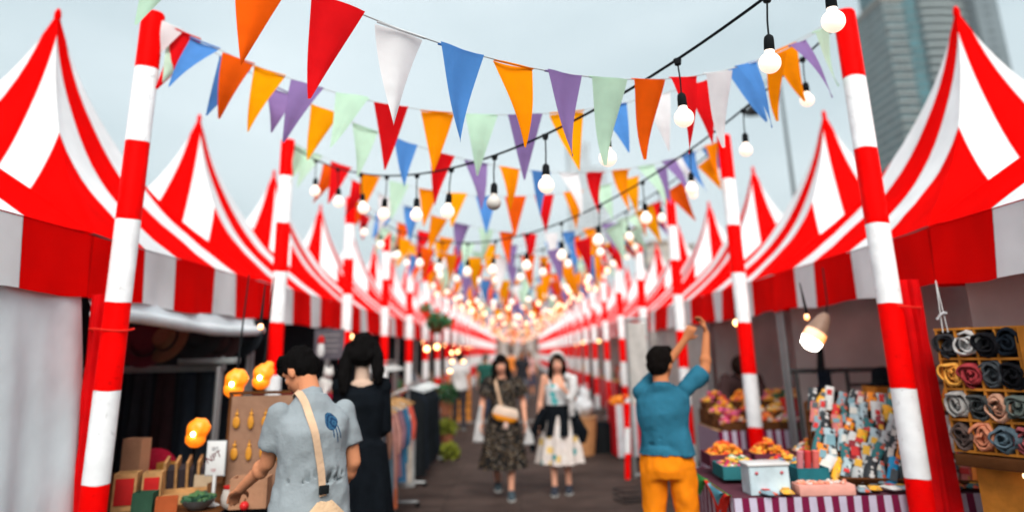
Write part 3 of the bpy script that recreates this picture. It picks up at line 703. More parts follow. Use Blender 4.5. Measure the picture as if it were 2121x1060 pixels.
def skirt(env, material, top, bottom, rt_, rb, folds=9, amp=.02, name='skirt', cx=0, cy=0, up=None):
    b = MB(); n = 72; rings = []; m_ = 18
    for i in range(m_+1):
        u = i/m_; z = top+(bottom-top)*u; r = rt_+(rb-rt_)*(u**.8); 
        rings.append([V((cx*u+(r+amp*u*math.sin(folds*q+1.5*u)+amp*.5*u*math.sin(folds*1.7*q+2))*math.cos(q), cy*u+(r*.72+amp*u*math.sin(folds*q+1.5*u))*math.sin(q), z+.008*math.sin(q*3)*u)) for q in [2*math.pi*k/n for k in range(n)]])
    for i in range(3): rings.append([p.lerp(V((cx, cy, bottom+.05)), (.06, .5, .95)[i]) for p in rings[m_]])
    if up: rings = [[V((0, 0, top+up))+V((p.x*k_, p.y*k_, 0)) for p in rings[0]] for k_ in ()]+rings
    b.loft(rings); return b.build(name, material, env['t'], True, 70)
def hair_obj(env, specs, col=(.010, .009, .009), vox=.009, name='hair', disp=(.011, 42, .35)):
    b = MB(); hp = env['hp']
    for s in specs:
        if s[0] == 'e': b.ell(hp(*s[1]), s[2], env['HM'])
        else: b.tube([hp(*p) for p in s[1]], s[2], 12, True, *(s[3:] or ()))
    me = remesh(b, vox, 1, disp); me.materials.append(colm('hair_%d' % int(col[0]*999), tuple(q*.5 for q in col), .75, .4, 120)); o = bpy.data.objects.new(name, me); link(o); adopt(o, env['t']); return o
SHORT = [('e', (0, -.022, .040), (.082, .098, .088)), ('e', (0, -.050, -.005), (.078, .070, .070)), ('e', (.03, .040, .095), (.05, .045, .03)), ('e', (-.03, .035, .098), (.045, .05, .028)), ('e', (-.066, .0, .03), (.02, .04, .045)), ('e', (.066, .0, .03), (.02, .04, .045))]
LONG = [('e', (0, -.020, .038), (.086, .102, .094)), ('t', [(0, -.07, .02), (0, -.10, -.08), (0, -.11, -.22), (0, -.10, -.30)], [.07, .085, .08, .04], 1.2, .6),
        ('t', [(-.07, .01, .05), (-.088, .015, -.04), (-.092, .03, -.14), (-.09, .05, -.26)], [.03, .032, .035, .018]), ('t', [(.07, .01, .05), (.088, .015, -.04), (.092, .03, -.14), (.09, .05, -.26)], [.03, .032, .035, .018])]
BANGS = [('t', [(-.06, .066, .062), (0, .088, .058), (.06, .066, .062)], [.018, .022, .018]), ('e', (0, .05, .085), (.062, .045, .03))]

# --- man in the grey T-shirt, seen from behind, bent over the left stall
g = person('man in a grey T-shirt seen from behind, head bowed over the left stall', (-1.09, 4.0, 0), R(38), 1.03,
           dict(head=(-.03, .135, 1.555), neck=(0, .03, 1.455), chest=(0, -.015, 1.27), sl=(-.165, .03, 1.358), sr=(.172, .0, 1.355), waist=(0, -.01, 1.06), pelvis=(0, 0, .93),
                el=(-.175, .13, 1.12), wl=(-.23, .34, .98), er=(.225, -.02, 1.10), wr=(.20, .13, .91)),
           (.60, .25, .13), hyaw=R(24), hnod=R(38), build=.97, handdir={'l': (V((0, .9, -.4)), V((0, -.3, -1)), V((1, 0, 0))), 'r': (V((-.2, .9, -.3)), V((-1, 0, 0)), V((0, .3, 1)))})
def emblem_shirt():
    m = mat('grey_tshirt', (.27, .31, .335), .85, .12, 6, .3, 60); nt, N = nodes(m); vm = [n for n in N if n.type == 'VECT_MATH'][0]
    tc = [n for n in N if n.type == 'TEX_COORD'][0]; sp = N.new('ShaderNodeSeparateXYZ'); nt.links.new(tc.outputs['Object'], sp.inputs[0]); X, Y, Z = sp.outputs
    back = math_(N, nt, 'LESS_THAN', Y, -.02); ex, ez = .045, 1.315
    dx = math_(N, nt, 'SUBTRACT', X, ex); dz = math_(N, nt, 'SUBTRACT', Z, ez)
    dd = math_(N, nt, 'SQRT', math_(N, nt, 'ADD', math_(N, nt, 'MULTIPLY', dx, dx), math_(N, nt, 'MULTIPLY', math_(N, nt, 'MULTIPLY', dz, dz), .75)))
    disc = math_(N, nt, 'LESS_THAN', dd, .035)
    # swirl inside the disc
    wv = N.new('ShaderNodeTexWave'); wv.wave_type = 'RINGS'; wv.rings_direction = 'Y'; wv.inputs['Scale'].default_value = 17; wv.inputs['Distortion'].default_value = 5; wv.inputs['Detail Scale'].default_value = 3
    mp = N.new('ShaderNodeMapping'); mp.inputs['Location'].default_value = (-ex-.012, 0, -ez+.008); nt.links.new(tc.outputs['Object'], mp.inputs[0]); nt.links.new(mp.outputs[0], wv.inputs['Vector'])
    a = N.new('ShaderNodeMix'); a.data_type = 'RGBA'; nt.links.new(wv.outputs['Fac'], a.inputs[0]); a.inputs[6].default_value = (.012, .035, .09, 1); a.inputs[7].default_value = (.035, .11, .20, 1)
    # three hanging strokes
    st = None
    for x0, sl_, l in ((.058, -.25, .10), (.070, -.35, .082), (.046, -.15, .075)):
        lx = math_(N, nt, 'ABSOLUTE', math_(N, nt, 'SUBTRACT', math_(N, nt, 'ADD', X, math_(N, nt, 'MULTIPLY', dz, -sl_)), x0))
        k_ = math_(N, nt, 'MULTIPLY', math_(N, nt, 'LESS_THAN', lx, .0032), math_(N, nt, 'MULTIPLY', math_(N, nt, 'LESS_THAN', dz, -.02), math_(N, nt, 'GREATER_THAN', dz, -l)))
        st = k_ if st is None else math_(N, nt, 'MAXIMUM', st, k_)
    mask = math_(N, nt, 'MULTIPLY', back, math_(N, nt, 'MAXIMUM', disc, st))
    mx = N.new('ShaderNodeMix'); mx.data_type = 'RGBA'; nt.links.new(mask, mx.inputs[0]); mx.inputs[6].default_value = (.27, .31, .335, 1); nt.links.new(a.outputs[2], mx.inputs[7]); nt.links.new(mx.outputs[2], vm.inputs[0]); return m
gs = tshirt(g, emblem_shirt(), .68, .020, .06, .070); gs['label'] = 'grey T-shirt with a round dark blue emblem on the back'
trousers(g, colm('dark_trousers', (.02, .022, .028)))
hair_obj(g, SHORT+[('t', [(-.04, .08, .075), (0, .098, .066), (.045, .08, .072)], [.018, .024, .018])])
def on_surface(o, pts, org, off=.006):
    bv = BVHTree.FromPolygons([v.co for v in o.data.vertices], [p.vertices for p in o.data.polygons]); out = []
    for p in pts:
        c = V((0, 0, p.z)); q = V((p.x, p.y, p.z)); l, n, i, d = bv.find_nearest(q); out.append(l+n*off)
    return out
def ribbon(pts, w_, nrm, th=.004):
    b = MB(); rings = []
    for i, p in enumerate(pts):
        d = (pts[min(i+1, len(pts)-1)]-pts[max(i-1, 0)]).normalized(); n = nrm[i] if isinstance(nrm, list) else nrm; s_ = d.cross(n).normalized(); n = s_.cross(d)
        rings.append([p+s_*w_/2+n*th, p-s_*w_/2+n*th, p-s_*w_/2, p+s_*w_/2])
    return b.loft(rings)
def bag(env, label, pts, w_, strapmat, bagfn, name='shoulder_bag'):
    t = env['t']; e = thing(name, label, 'bag', t.location, t.rotation_euler.z, None, t.scale[0])
    bodies = env.get('shirt'); bv = BVHTree.FromPolygons([v.co for v in bodies.data.vertices], [p.vertices for p in bodies.data.polygons])
    P = []; Nn = []
    dense = []
    for a, c in zip(pts, pts[1:]):
        for k in range(6): dense.append(V(a).lerp(V(c), k/6))
    dense.append(V(pts[-1]))
    for p in dense:
        l, n, i, d = bv.find_nearest(p)
        if d < .12: P.append(l+n*.008); Nn.append(n)
        else: P.append(p); Nn.append(V((0, -1, 0)))
    for _ in range(3): P = [P[0]]+[(P[i-1]+P[i]*2+P[i+1])/4 for i in range(1, len(P)-1)]+[P[-1]]
    ribbon(P, w_, Nn).build('strap', strapmat, e); bagfn(e, P[-1]); return e
g['shirt'] = gs
def tote(e, p):
    b = MB(); rings = []
    for i in range(12):
        u = i/11; z = p.z-.02-.34*u; w_ = .04+.17*min(1, u*2.2)*(1-.1*u); d = .012+.05*math.sin(min(1, u*1.2)*math.pi*.6)
        rings.append([V((p.x-.01+w_*math.cos(q)*(1+.04*math.sin(q*5+u*4)), p.y-.045+d*math.sin(q), z+.006*math.sin(q*4))) for q in [2*math.pi*k/28 for k in range(28)]])
    b.loft(rings).build('pouch', colm('beige_canvas', (.62, .43, .27), .85, .5, 60), e)
    MB().box(p+V((0, -.012, .03)), (.05, .016, .04), None, 0, .005).build('buckle', M['black'], e)
bag(g, 'beige canvas bag hanging from a wide strap down the back of the man in grey', [(-.07, .10, 1.43), (-.085, .02, 1.47), (-.085, -.09, 1.42), (-.045, -.16, 1.25), (-.01, -.17, 1.10), (.01, -.18, 1.02), (.015, -.19, .98)], .036, colm('beige_strap', (.66, .45, .30), .8), tote)

# --- long black hair, black dress, seen from behind
h = person('woman with long black hair in a black dress, seen from behind', (-1.12, 5.35, 0), R(8), 1.06,
           dict(head=(0, .02, 1.60), sl=(-.14, 0, 1.39), sr=(.14, 0, 1.39), el=(-.155, .04, 1.12), wl=(-.12, .22, 1.05), er=(.155, .04, 1.12), wr=(.10, .22, 1.05)), (.62, .44, .34), female=True, build=.86, hnod=R(8))
b = MB(); torso_rings(h, b, .012, .3, .95, .03); 
for s_ in ('l', 'r'): b.ell(h['j']['s'+s_]+V((0, 0, -.008)), (.064,)*3)
for s_ in ('l', 'r'): b.tube([h['j']['s'+s_]+V((0, 0, -.02)), h['j']['s'+s_].lerp(h['j']['e'+s_], .5), h['j']['e'+s_], h['j']['e'+s_].lerp(h['j']['w'+s_], .8)], [.05, .055, .052, .04], 14)
b2 = MB()
for f in range(len(b.v)):
    v = b.v[f]; b.v[f] = (v[0], v[1], min(v[2], 1.375 if abs(v[0]) < .11 else 9))
dr = garment(h, 'dress', b, M['blackcloth']); dr['label'] = 'sleeved black dress cut low at the back'
skirt(h, M['blackcloth'], 1.02, .06, .175, .27, 8, .02)
hair_obj(h, [('e', (0, -.015, .035), (.092, .112, .100)), ('e', (0, -.06, -.02), (.098, .085, .075)), ('t', [(-.07, -.02, .05), (-.100, -.05, -.05), (-.112, -.075, -.16), (-.108, -.07, -.27)], [.046, .045, .043, .026]),
             ('t', [(.07, -.02, .05), (.100, -.05, -.05), (.112, -.075, -.14), (.110, -.07, -.21)], [.046, .045, .043, .024])])

# --- woman in the dark speckled dress
SPK = speckled('dark_speckled_print', [(.20, .13, .07), (.02, .02, .02), (.30, .25, .20), (.02, .018, .016)], 46, (.014, .013, .013))
a = person('woman in a dark speckled dress walking, cream and orange bag across her front', (-.2, 9.35, 0), R(182), .97,
           dict(kl=(-.095, .07, .49), al=(-.085, .10, .085), kr=(.10, .03, .50), ar=(.075, -.17, .15), el=(-.26, -.02, 1.13), er=(.26, -.02, 1.13), wl=(-.275, .09, .89), wr=(.275, .09, .89), sl=(-.17, .01, 1.378), sr=(.17, -.01, 1.392), head=(.018, .03, 1.58)),
           (.72, .36, .24), female=True, build=.98, hnod=R(6), shoe=(.05, .07, .085))
b = MB(); torso_rings(a, b, .014, .05, .98, .02)
for s_ in ('l', 'r'):
    S_, E_ = a['j']['s'+s_], a['j']['e'+s_]; b.tube([S_*.9+V((0, 0, 1.34))*.1, S_, S_.lerp(E_, .35), S_.lerp(E_, .72), S_.lerp(E_, .74)], [.06, .075, .098, .105, .06], 18)
for f in range(len(b.v)):
    v = V(b.v[f])
    if v.z > 1.34 and abs(v.x) < .105 and v.y > .02: b.v[f] = (v.x, v.y*.6, 1.34)
a['shirt'] = garment(a, 'dress_top', b, SPK)
skirt(a, SPK, 1.03, .34, .155, .285, 10, .028)
hair_obj(a, LONG+BANGS, (.013, .010, .009))
def waistbag(e, p):
    c = V((-.03, .19, .99)); Mx = Matrix.Rotation(R(-14), 3, 'Y')
    def shell(z0, z1, nm, mt):
        b = MB(); rings = []
        for i in range(9):
            u = i/8; z = z0+(z1-z0)*u; k = (z+.085)/.17; w_ = (.165-.055*(k-.45)**2*4*.6)*(.80+.20*min(1, 4*k)); d = .045*math.sin(math.pi*min(1, max(0, .12+k*.8)))**.6
            rings.append([c+Mx@V((w_*math.cos(q), d*math.sin(q), z)) for q in [2*math.pi*k2/28 for k2 in range(28)]])
        b.loft(rings).build(nm, mt, e)
    shell(-.022, .085, 'pouch', colm('cream_canvas', (.66, .52, .42))); shell(-.085, -.022, 'orange_base', colm('orange_leather', (.90, .32, .02), .5))
    MB().ell(c+V((-.0, .03, -.135)), (.035, .02, .045)).build('charm', colm('pink_charm', (.6, .42, .36)), e)
bag(a, 'cream bag with an orange lower half worn across the speckled dress', [(.06, -.05, 1.42), (.10, .04, 1.43), (-.0+.085, .12, 1.34), (.06, .17, 1.2), (.035, .19, 1.10), (.02, .19, 1.06)][::1], .035, colm('cream_strap', (.62, .42, .28)), waistbag, 'crossbody_bag')
# white paper bags / jacket hanging by her arms
for sx, lb in ((-1, 'white cloth hanging from the right hand of the woman in speckled dress'), (1, 'white cloth hanging from the left arm of the woman in speckled dress')):
    b = MB()
    b.grid(lambda u, v: (sx*(.27+.035*math.sin(v*2))+(u-.5)*(.03+.09*v)*1, .13+.015*math.sin(u*9+v*3), (.86 if sx < 0 else 1.06)-(.26 if sx < 0 else .42)*v), 12, 12)
    for z_ in (0,): pass
    o = b.build('cloth', colm('white_soft', (.62, .62, .62))); o.modifiers.new('s', 'SOLIDIFY').thickness = .012
    o.matrix_world = Matrix.Translation(a['t'].location) @ Matrix.Rotation(R(182), 4, 'Z'); tag(o, lb, 'cloth')

# --- woman in white top and floral skirt
FLO = speckled('floral_print', [(.72, .50, .18), (.66, .62, .60), (.06, .32, .34), (.70, .66, .62), (.66, .60, .58), (.70, .68, .66)], 9, (.68, .61, .57))
b_ = person('walking woman in white camisole, pale floral skirt and headband', (.50, 9.55, 0), R(176), .965,
            dict(kl=(-.08, .03, .49), al=(-.095, -.03, .085), kr=(.09, .06, .50), ar=(.085, .08, .085), el=(-.205, .06, 1.14), wl=(-.10, .22, 1.24), er=(.235, -.02, 1.12), wr=(.27, .04, .87)),
            (.74, .38, .26), female=True, build=.97, hyaw=R(5), shoe=(.035, .04, .055), handdir={'l': (V((.4, .5, .6)), V((0, -.5, 0)), V((0, 0, 1)))})
bb = MB(); torso_rings(b_, bb, .012, .0, 1., .01)
for f in range(len(bb.v)):
    v = bb.v[f]
    if v[2] > 1.31: bb.v[f] = (v[0]*.78, v[1]*.9, 1.31)
CAM = speckled('camisole_print', [(.70, .72, .74), (.10, .42, .44), (.70, .72, .74), (.72, .72, .72)], 8, (.72, .74, .75))
b_['shirt'] = garment(b_, 'camisole', bb, CAM)
for sx in (-1, 1): ribbon([V((sx*.10, .12, 1.30)), V((sx*.105, .085, 1.38)), V((sx*.11, .0, 1.43)), V((sx*.105, -.09, 1.38)), V((sx*.10, -.11, 1.30))], .018, V((0, 1, .3))).build('camisole_strap', M['paper'], b_['t'])
skirt(b_, FLO, 1.04, .36, .155, .29, 9, .03)
cg = skirt(b_, M['blackcloth'], 1.07, .70, .175, .245, 7, .035, 'tied_cardigan'); cg['label'] = 'black cardigan tied around the waist'
bb = MB()
for x0, x1, z1 in ((.20, .36, .50), (-.18, -.30, .60), (.0, .02, .72)):
    bb.tube([(x0, .06, 1.02), ((x0+x1)/2, .08, .86), (x1, .06, (z1+.86)/2), (x1*.98, .05, z1)], [.05, .065, .075, .04], 12, True, 1, .7)
garment(b_, 'cardigan_sleeves', bb, M['blackcloth'])
hair_obj(b_, [s if s[0] == 'e' else s for s in LONG]+[('e', (0, .035, .085), (.058, .04, .03))], (.016, .011, .009))
MB().tube([b_['hp'](.092*math.cos(q), -.02+.03*math.sin(q), .05+.092*math.sin(q)) for q in [math.pi*k/14 for k in range(15)]], [.018+.006*math.sin(k*.22) for k in range(15)], 10).build('headband', colm('white_band', (.70, .68, .66)), b_['t'])
bb = MB(); bb.tube([(-.10, .10, 1.38), (-.19, .13, 1.34), (-.20, .16, 1.22), (-.15, .19, 1.12), (-.17, .17, 1.0), (-.16, .16, .90)], [.045, .06, .065, .06, .05, .03], 14)
me = remesh(bb, .012, 2, (.012, 14, .7)); me.materials.append(colm('white_soft', 0)); o = link(bpy.data.objects.new('cloth', me)); o.matrix_world = Matrix.Translation(b_['t'].location) @ Matrix.Rotation(R(176), 4, 'Z')
tag(o, 'white cloth held against the shoulder by the woman in the camisole', 'cloth')

# --- man in the teal shirt reaching up
c_ = person('man in a teal shirt and orange trousers reaching up with both arms', (1.0, 5.25, 0), R(-15), 1.0,
           dict(head=(.0, .045, 1.575), sl=(-.150, .03, 1.39), sr=(.160, .03, 1.41), el=(-.03, .28, 1.50), wl=(.17, .35, 1.74), er=(.30, .14, 1.53), wr=(.33, .22, 1.78), chest=(0, 0, 1.25), kl=(-.12, .03, .49), al=(-.13, .0, .085)),
           (.50, .19, .085), build=.98, hyaw=R(-22), hnod=R(-3), handdir={'l': (V((.45, .1, .7)), V((0, 1, 0)), V((.6, 0, -.6))), 'r': (V((-.15, .1, 1)), V((-1, .3, 0)), V((0, -1, 0)))}, curl=.9)
TEAL = mat('teal_shirt', (.025, .135, .21), .85, .25, 5, .4, 30)
c_['shirt'] = tshirt(c_, TEAL, .85, .018, -.07, .064, 1.10, .012)
trousers(c_, colm('orange_trousers', (.88, .24, .008), .85, .5, 14, .2, 5))
hair_obj(c_, SHORT, (.012, .009, .008))
# --- seller in brown behind the candy
s1 = person('stallholder in a dark brown hooded top stooping behind the sweets at the right stall', (2.66, 8.98, 0), R(165), 1.0,
            dict(head=(0, .24, 1.45), neck=(0, .13, 1.38), chest=(0, .08, 1.20), sl=(-.18, .13, 1.32), sr=(.18, .13, 1.32), el=(-.22, .30, 1.10), wl=(-.12, .46, .98), er=(.22, .30, 1.08), wr=(.12, .50, 1.0)), (.62, .30, .18), hnod=R(45), face=True, build=1.15)
s1['shirt'] = tshirt(s1, colm('brown_hoodie', (.055, .030, .030)), 1.5, .03, .05, .075)
trousers(s1, colm('dark_trousers', 0)); hair_obj(s1, SHORT+[('e', (0, 0, .03), (.10, .12, .11))], (.03, .015, .012))

# --- strollers further down the walkway
def stroller(label, loc, rz, sc, shirt, legs, female, hair, skinc=(.6, .33, .22), step=1):
    J = dict(kl=(-.09, .07*step, .49), al=(-.09, .12*step, .085), kr=(.09, .0, .50), ar=(.09, -.15*step, .13), wl=(-.25, .10, .89), wr=(.25, -.02, .88))
    p = person(label, loc, rz, sc, J, skinc, female=female, vox=.014, group='people strolling in the distance', face=False)
    tshirt(p, colm('c_%s' % str(shirt), shirt), .6, .02, .03)
    if legs[0] == 's': skirt(p, colm('c_%s' % str(legs[1]), legs[1]), 1.02, .45, .17, .26)
    else: trousers(p, colm('c_%s' % str(legs[1]), legs[1]))
    hair_obj(p, LONG if female else SHORT, hair, .013); return p
stroller('stroller in a white shirt on the left edge of the walkway, beyond the black garments', (-1.35, 17.0, 0), R(10), 1.0, (.6, .6, .6), ('t', (.04, .035, .04)), False, (.02, .015, .012))
stroller('stroller in a dark green top and pale hat-like hair left of the speckled dress', (-.85, 19.5, 0), R(-10), .98, (.02, .10, .08), ('t', (.03, .04, .07)), False, (.30, .24, .20))
stroller('distant stroller in a black top seen just right of the speckled dress', (.12, 24, 0), R(180), 1.0, (.02, .02, .025), ('t', (.12, .12, .14)), True, (.02, .015, .012))
stroller('distant stroller in a pale pink shirt in the middle of the walkway', (.45, 29, 0), R(175), 1.0, (.6, .34, .32), ('s', (.05, .05, .08)), True, (.02, .015, .012))
stroller('distant stroller in an orange shirt far down the walkway', (-.3, 34, 0), R(5), 1.02, (.8, .25, .04), ('t', (.05, .05, .06)), False, (.02, .015, .012))
stroller('distant stroller in a red shirt right of the floral skirt', (1.15, 21, 0), R(200), .98, (.6, .04, .04), ('t', (.05, .06, .10)), False, (.02, .015, .012))
stroller('distant stroller in a blue shirt, farthest of the people on the walkway', (.5, 41, 0), R(180), 1.02, (.08, .16, .35), ('t', (.05, .05, .06)), False, (.02, .015, .012))
stroller('distant stroller in a white dress far down the left side', (-1.2, 27, 0), R(0), .97, (.6, .58, .56), ('s', (.6, .58, .56)), True, (.02, .015, .012))
# ================================================================== stalls
def col_thing(name, label, cat, mb, material, group=None, kind=None, smooth=True, angle=40):
    return tag(mb.build(name, material, None, smooth, angle), label, cat, group, kind)
PAL = [(.80, .10, .03), (.90, .32, .02), (.85, .50, .05), (.55, .03, .10), (.70, .08, .30), (.10, .30, .45), (.65, .60, .55), (.12, .35, .15), (.75, .70, .62), (.25, .06, .25), (.6, .03, .02)]
WARM = [(.85, .22, .02), (.88, .36, .02), (.80, .48, .06), (.75, .05, .03), (.70, .10, .22), (.65, .55, .45), (.82, .28, .05)]
def table(label, x0, y0, x1, y1, z, cloth, topm=None, stripes=None, skirt_to=.03, group=None):
    t = thing('stall_table', label, 'table', ((x0+x1)/2, (y0+y1)/2, 0), 0, group)
    cx, cy = (x0+x1)/2, (y0+y1)/2; hx, hy = (x1-x0)/2, (y1-y0)/2
    MB().box((0, 0, z-.015), (2*hx, 2*hy, .03), None, 0, .004).build('tabletop', topm or M['wood2'], t)
    b = MB(); per = [(-hx, -hy), (hx, -hy), (hx, hy), (-hx, hy)]; rings = []
    pts = []
    for k in range(4):
        a, c = per[k], per[(k+1) % 4]; L = math.hypot(c[0]-a[0], c[1]-a[1]); n = max(6, int(L/.05))
        for i in range(n):
            u = i/n; nx, ny = (c[1]-a[1])/L, -(c[0]-a[0])/L; pts.append((a[0]+(c[0]-a[0])*u, a[1]+(c[1]-a[1])*u, nx, ny, u*L+k*3))
    for j in range(7):
        v = j/6; zz = z+.003+(skirt_to-z)*v
        rings.append([V((p[0]+p[2]*(.008+.022*v*math.sin(p[4]*14)), p[1]+p[3]*(.008+.022*v*math.sin(p[4]*14)), zz)) for p in pts])
    b.loft(rings, False).build('cloth_skirt', cloth, t, True, 60)
    for sx in (-1, 1):
        for sy in (-1, 1): MB().tube([(sx*(hx-.06), sy*(hy-.06), 0), (sx*(hx-.06), sy*(hy-.06), z-.03)], .018, 8).build('leg', M['steel'], t)
    return t
CS_Y = striped('candy_cloth_y', ('y', .085, .5), (.16, .012, .045), (.50, .46, .58), rough=.8)
CS_X = striped('candy_cloth_x', ('x', .085, .5), (.16, .012, .045), (.50, .46, .58), rough=.8)
def candy_cloth():
    m = striped('candy_cloth', ('x', .09, .5), (.17, .012, .05), (.50, .46, .58), rough=.8); nt, N = nodes(m)
    # stripes run round both faces: use x + y
    sp = [n for n in N if n.type == 'SEPXYZ'][0]; dv = [n for n in N if n.type == 'MATH' and n.operation == 'DIVIDE'][0]
    ad = N.new('ShaderNodeMath'); ad.operation = 'ADD'; nt.links.new(sp.outputs[0], ad.inputs[0]); nt.links.new(sp.outputs[1], ad.inputs[1]); nt.links.new(ad.outputs[0], dv.inputs[0]); return m
def pieces(n, x0, x1, y0, y1, zf, cols, rr=(.012, .028), seed=1, fl=.7):
    rnd = random.Random(seed); b = MB()
    for _ in range(n):
        x, y = rnd.uniform(x0, x1), rnd.uniform(y0, y1); s_ = rnd.uniform(*rr); b.col = rnd.choice(cols)
        Mx = Matrix.Rotation(rnd.uniform(0, 6), 3, 'Z') @ Matrix.Rotation(rnd.uniform(-.8, .8), 3, 'X'); z = zf((x-x0)/(x1-x0), (y-y0)/(y1-y0))
        k = rnd.random()
        if k < .5: b.ell((x, y, z+s_*.6), (s_*1.3, s_*.8, s_*fl), Mx, 7, 5)
        else: b.box((x, y, z+s_*.5), (s_*2.2, s_*1.4, s_*.8), Mx)
    return b
# --- candy stall (second right tent)
CC = candy_cloth()
table('front sweet stall table hung with purple and white striped cloth', 1.28, 4.72, 3.4, 5.92, .80, CC, colm('plum_cloth', (.10, .035, .05)), group='tables of the sweet stall')
table('rear sweet stall table behind the second right pole', 2.05, 7.85, 4.0, 8.75, .85, CC, group='tables of the sweet stall')
# fabric swags over the corner
b = MB(); b.grid(lambda u, v: (1.268-.012*math.sin(v*5), 5.9-1.15*u, .815-.19*v*(abs(math.sin(u*math.pi*2.0))**.8)), 40, 6)
col_thing('cloth_swag', 'green cloth swag pinned along the sweet table edge', 'cloth', b, colm('green_swag', (.06, .42, .10)))
b = MB(); b.grid(lambda u, v: (1.25-.012*math.sin(v*5), 5.25-.55*u, .82-.24*v*(1-abs(u*2-1))), 20, 6)
col_thing('cloth_swag', 'red cloth triangle pinned on the sweet table edge', 'cloth', b, colm('red_swag', (.65, .03, .02)))
b = MB(); b.grid(lambda u, v: (1.238-.012*math.sin(v*5), 5.12-.34*u, .822-.15*v*(1-abs(u*2-1))), 20, 6)
col_thing('cloth_swag', 'blue cloth triangle pinned on the sweet table edge', 'cloth', b, colm('blue_swag', (.10, .36, .48)))
def tray(label, x, y, z, w_, d_, seed, cols, box=M['dwood'], hgt=.07, heap=.07, n=90, ry=0, name='sweet_tray', rr=(.012, .026)):
    t = thing(name, label, 'tray', (x, y, z), ry, 'trays of sweets on the sweet stall')
    b = MB(); b.box((0, 0, .006), (w_, d_, .012)); 
    for sx in (-1, 1): b.box((sx*(w_/2-.006), 0, hgt/2+.012), (.012, d_, hgt))
    for sy in (-1, 1): b.box((0, sy*(d_/2-.006), hgt/2+.012), (w_-.025, .012, hgt))
    b.build('tray_box', box, t, False)
    o = pieces(n, -w_/2+.02, w_/2-.02, -d_/2+.02, d_/2-.02, lambda u, v: hgt*.8+heap*math.sin(u*math.pi)*math.sin(v*math.pi)*random.random()**.3, cols, rr, seed).build('sweets', M['attr'], t)
    o['kind'] = 'stuff'; return t
names = ['orange and red', 'yellow', 'pink', 'mixed', 'red', 'orange', 'pale', 'purple', 'amber', 'green and orange']
rows = ['front', 'second', 'third', 'fourth', 'fifth']
cnt = 0
for r, (yy, zz) in enumerate(((5.0, .80), (5.32, .83), (5.64, .86))):
    for c in range(6):
        x = 1.50+c*.32
        if r == 0 and c < 2: continue
        if x > (1.9, 1.9, 2.3)[r]: continue
        cols = random.sample(WARM, 3)+random.sample(PAL, 3)
        if r == 2 and c < 2: cols = [(.88, .25, .02), (.85, .12, .03), (.86, .38, .04)]
        tray('tray of loose sweets on the front table, %s row, %s from the walkway' % (ordinal(r+1), ordinal(c+1)), x, yy, zz, .29, .28, cnt, cols, random.choice([M['dwood'], colm('teal_tray', (.03, .16, .18)), colm('plum_tray', (.12, .03, .05)), colm('white_tray', (.5, .48, .46))]), heap=.10 if r == 2 else .07, n=130, rr=(.009, .020)); cnt += 1
for r, (yy, zz) in enumerate(((7.98, .852), (8.3, .93), (8.6, 1.02))):
    if r: col_thing('display_step', 'wooden display step, the %s one on the rear sweet table' % ('lower' if r == 1 else 'upper'), 'step', MB().box((3.02, yy, (.852+zz)/2-.004), (1.9, .29, zz-.852-.006)), M['dwood'], smooth=False)
    for c in range(6):
        tray('tray of loose sweets on the rear table, %s tier up, %s from the walkway' % (ordinal(r+1), ordinal(c+1)), 2.23+c*.31, yy, zz, .28, .27, cnt, random.sample(WARM+PAL[:5], 4), heap=.12, n=80, rr=(.016, .032)); cnt += 1
# stacked cartons and packets on the rear table
k = 0
for r in range(4):
    for c in range(4-(r > 2)):
        p = V((3.30+c*.17+random.uniform(-.01, .01), 8.42, 1.15+r*.10)); 
        cc, cn = [((.60, .03, .02), 'red'), ((.55, .10, .06), 'brick red'), ((.14, .20, .20), 'grey green'), ((.52, .46, .40), 'pale')][(r+c*(r % 2)) % 4]
        t = thing('carton', 'small %s carton behind the sweets, %s layer up, %s from the walkway' % (cn, ordinal(r+1), ordinal(c+1)), 'carton', p, random.uniform(-.06, .06), 'stacked cartons behind the sweets')
        MB().box((0, 0, .045), (.155, .12, .09), None, 0, .004).build('box', colm('carton_'+cn.replace(' ', '_'), cc, .5), t); MB().box((0, -.0615, .045), (.10, .003, .03)).build('paper_band', M['paper'], t)
# clear plastic boxes at the table corner
pb = at(1557, 1000, 4.82)
t = thing('plastic_box', 'clear pale blue plastic box on the near corner of the sweet table', 'box', (1.53, 4.86, .805), R(4))
b = MB(); W_, D_, H_ = .25, .14, .155
for sx in (-1, 1): b.box((sx*(W_/2-.002), 0, H_/2+.006), (.005, D_, H_))
for sy in (-1, 1): b.box((0, sy*(D_/2-.002), H_/2+.006), (W_-.012, .005, H_))
b.box((0, 0, H_/2+.006), (.005, D_-.012, H_)); b.box((0, 0, .003), (W_, D_, .006)); b.build('walls', M['plastic'], t, False)
MB().box((0, 0, H_+.016), (W_+.02, D_+.02, .016), None, 0, .005).build('lid', colm('lid_white', (.66, .66, .66), .3), t)
for sx in (-.08, .08): MB().ell((sx, -D_/2-.004, H_*.80), (.012, .006, .010), None, 10, 6).build('clasp', colm('pink_clasp', (.5, .12, .14), .4), t)
t = thing('sweet_box', 'shallow pink box of pale sweets in front of the clear plastic box', 'box', (1.63, 4.745, .802), 0)
# deeper ledge so the pink box sits in front
t.location = (1.86, 4.80, .802)
MB().box((0, 0, .03), (.34, .14, .06), None, 0, .004).build('box', colm('pink_box', (.75, .36, .30)), t); pieces(50, -.15, .15, -.05, .05, lambda u, v: .058, [(.75, .5, .42), (.8, .3, .2), (.7, .65, .6)], (.010, .016), 5).build('sweets', M['attr'], t)['kind'] = 'stuff'
t['label'] = 'shallow pink box of pale sweets right of the clear plastic box'
